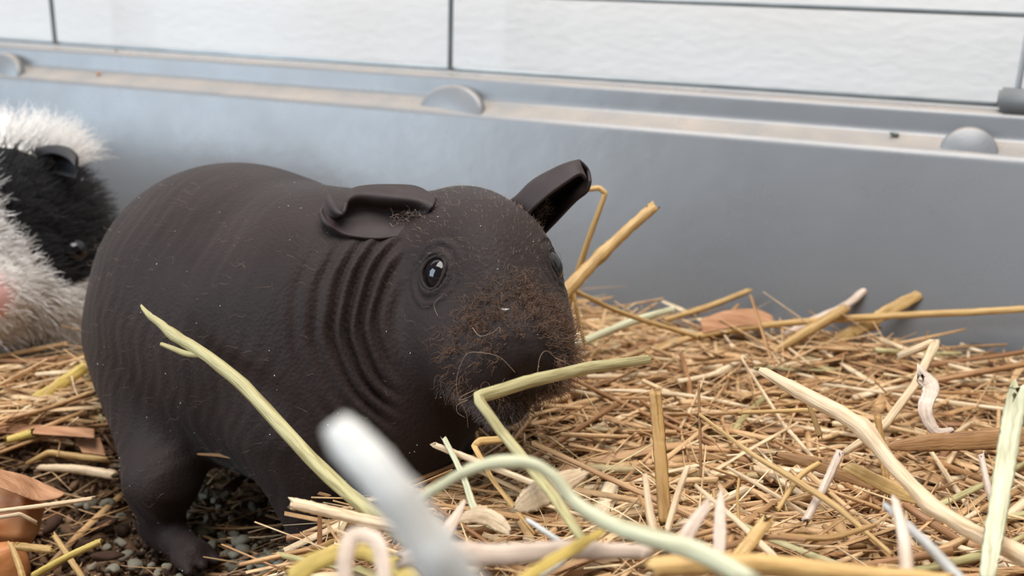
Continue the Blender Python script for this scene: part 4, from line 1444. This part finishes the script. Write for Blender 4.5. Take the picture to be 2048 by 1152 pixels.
hero([(1770, 1010, .172), (1850, 1085, .165), (1935, 1175, .155)], (12, 22, 24), 'white', 'blurred white straw slanting to the bottom right corner')
hero([(1535, 1040, .20), (1500, 1085, .198), (1470, 1120, .196)], (26, 28, 26), 'gold', 'broad golden straw end right of the pointed leaf tip', flat=0.3)
hero([(1640, 925, .222), (1598, 955, .22), (1555, 1020, .216)], (10, 12, 10), 'gold', 'short straw leaning left below the slim yellowish stem')
hero([(1680, 905, .22), (1650, 970, .217), (1612, 1040, .213)], (17, 17, 16), 'pink', 'short pinkish straw end leaning behind the slim stem')

# wood shavings: thin curled strips
def shaving(rows, label, grp=None):
    o = sheet('wood_shaving', [[at(*c) for c in r_] for r_ in rows], 16, 8, 0.0006, M['shaving'], None)
    recentre(o)
    return tag(o, label, 'shaving', grp)


shaving([[(-30, 935, .280), (-30, 965, .268)], [(40, 948, .282), (25, 985, .268)], [(95, 970, .283), (75, 1002, .272)], [(132, 988, .280), (118, 996, .276)]], 'reddish curled wood shaving draped over the orange chunk')
shaving([[(-20, 845, .325), (-20, 866, .318)], [(70, 850, .325), (70, 868, .318)], [(190, 858, .325), (190, 876, .318)]], 'long reddish wood shaving lying left of the hind leg')
shaving([[(150, 880, .325), (165, 905, .318)], [(200, 875, .326), (212, 912, .320)]], 'small pink wood shaving against the hind leg')
shaving([[(1400, 640, .385), (1405, 668, .375)], [(1450, 622, .387), (1465, 655, .377)], [(1510, 618, .388), (1525, 650, .378)], [(1545, 632, .388), (1550, 650, .38)]], 'reddish curled wood shaving near the tray wall')
hero([(1780, 893, .262), (1860, 885, .262), (1960, 880, .262), (2075, 872, .262)], (16, 36, 40, 36), 'brown', 'brown wood strip lying at right behind the upright green blade', 'wood_shaving', 'shaving', 0.2)
hero([(1555, 908, .246), (1620, 925, .243), (1690, 950, .240), (1750, 975, .237)], (10, 26, 28, 12), 'brown', 'flat brown wood strip below the thick jointed stalk', 'wood_shaving', 'shaving', 0.2)
hero([(1880, 1010, .222), (1800, 985, .226), (1700, 935, .230)], (10, 30, 24), 'gold', 'flat golden blade lying under the thick jointed stalk', 'grass_blade', 'grass', 0.2)
hero([(1705, 815, .262), (1620, 820, .264), (1480, 825, .268)], (7, 9, 8), 'gold', 'thin level straw crossing behind the thick jointed stalk')
hero([(1755, 835, .25), (1765, 900, .248), (1772, 962, .246)], (12, 16, 14), 'amber', 'short dark amber blade upright left of the green blade', 'grass_blade', 'grass', 0.25)
hero([(1962, 910, .225), (1975, 970, .222), (1990, 1020, .22)], (12, 14, 13), 'pink', 'short pale straw end standing against the upright green blade')
hero([(1290, 950, .20), (1298, 1010, .197), (1308, 1070, .194)], (10, 15, 16), 'cream', 'short pale straw standing left of the split amber straw', flat=0.4)
hero([(1375, 935, .215), (1355, 990, .212), (1335, 1060, .208)], (11, 14, 14), 'cream', 'short slanted straw right beside the split amber straw')
hero([(1390, 970, .215), (1460, 1030, .205), (1530, 1095, .197), (1585, 1150, .19)], (8, 11, 14, 10), 'cream', 'thin pale split straw running down right of the pointed leaf tip', flat=0.5)
hero([(1610, 1080, .195), (1530, 1075, .20), (1440, 1095, .205), (1360, 1100, .208)], (8, 12, 14, 10), 'brown', 'brown bent stem lying level below the slim yellowish stem')
hero([(1750, 1050, .20), (1660, 1075, .20), (1560, 1072, .202)], (8, 14, 12), 'amber', 'amber stem slanting up right at the foot of the slim stem')
hero([(1480, 945, .225), (1475, 990, .222), (1478, 1050, .22)], (5, 6, 5), 'gold', 'hair thin curved straw standing right of the pointed leaf tip', 'hay_fibre', 'hay')
hero([(1455, 935, .225), (1520, 972, .222), (1615, 1030, .217)], (6, 9, 8), 'cream', 'thin straight straw running just below the slim yellowish stem')
hero([(1640, 870, .236), (1612, 800, .24), (1585, 785, .242), (1560, 795, .244)], (12, 8, 9, 8), 'amber', 'curved dry leaf with a hooked tip under the thick jointed stalk', 'grass_blade', 'grass', 0.25)


# ------------------------------------------------------------------ orange chunks
def chunk(px, py, s, r, seed, label):
    rr = random.Random(seed)
    bm = bmesh.new()
    bmesh.ops.create_icosphere(bm, subdivisions=4, radius=1)
    ks = [(Vector((rr.gauss(0, 1), rr.gauss(0, 1), rr.gauss(0, 1))).normalized(), rr.uniform(0.40, 0.70)) for _ in range(6)]
    for v in bm.verts:
        p = v.co.copy()
        for k, t in ks:
            e = p.dot(k) - t
            if e > 0: p -= k * e * 0.85
        p *= 1 + 0.03 * sin(p.x * 7 + seed) * sin(p.y * 6) + 0.015 * sin(p.z * 15)
        v.co = Vector((p.x * r[0], p.y * r[1], p.z * r[2]))
    me = bpy.data.meshes.new('orange_chunk')
    bm.to_mesh(me)
    bm.free()
    o = link('carrot_chunk', me, M['carrot'])
    o.location = at(px, py, s)
    o.rotation_euler = (0.1, 0.2, YAW + seed)
    return tag(o, label, 'carrot')


M['carrot'] = noise_mat('orange_flesh', (0.50, 0.15, 0.035), (0.60, 0.36, 0.17), 28, 0.5, 0.4, 0.4, 200)
chunk(18, 1035, .285, (0.0105, 0.011, 0.0125), 3, 'orange carrot chunk under the reddish shaving at the left edge')
chunk(-5, 1135, .272, (0.0075, 0.008, 0.010), 5, 'smaller orange carrot chunk at the bottom left corner')


# ------------------------------------------------------------------ crumbs on the ledge
def speck(x, y, z, s, mat, label):
    me = pebble('crumb', int(x * 1000) % 97, (1, 0.8, 0.7))
    me.materials.append(mat)
    o = bpy.data.objects.new('crumb', me)
    o.location = (x, y, z)
    o.scale = (s, s, s)
    COL.objects.link(o)
    return tag(o, label, 'crumb')


speck(0.006, 0.4185, 0.1145, 0.0022, noise_mat('green_crumb', (0.10, 0.12, 0.10), (0.15, 0.17, 0.145)), 'dark green crumb on the tray ledge left of the narrow tab')
speck(-0.388, 0.4185, 0.1140, 0.0013, noise_mat('orange_crumb', (0.6, 0.2, 0.1), (0.7, 0.3, 0.15)), 'tiny orange crumb on the tray ledge above the white guinea pig')
speck(-0.386, 0.4305, 0.1254, 0.0009, M['dropping'], 'tiny dark crumb on the top of the tray rim')
print('tris', sum(len(o.data.loops) - 2 * len(o.data.polygons) for o in bpy.data.objects if o.type == 'MESH'))
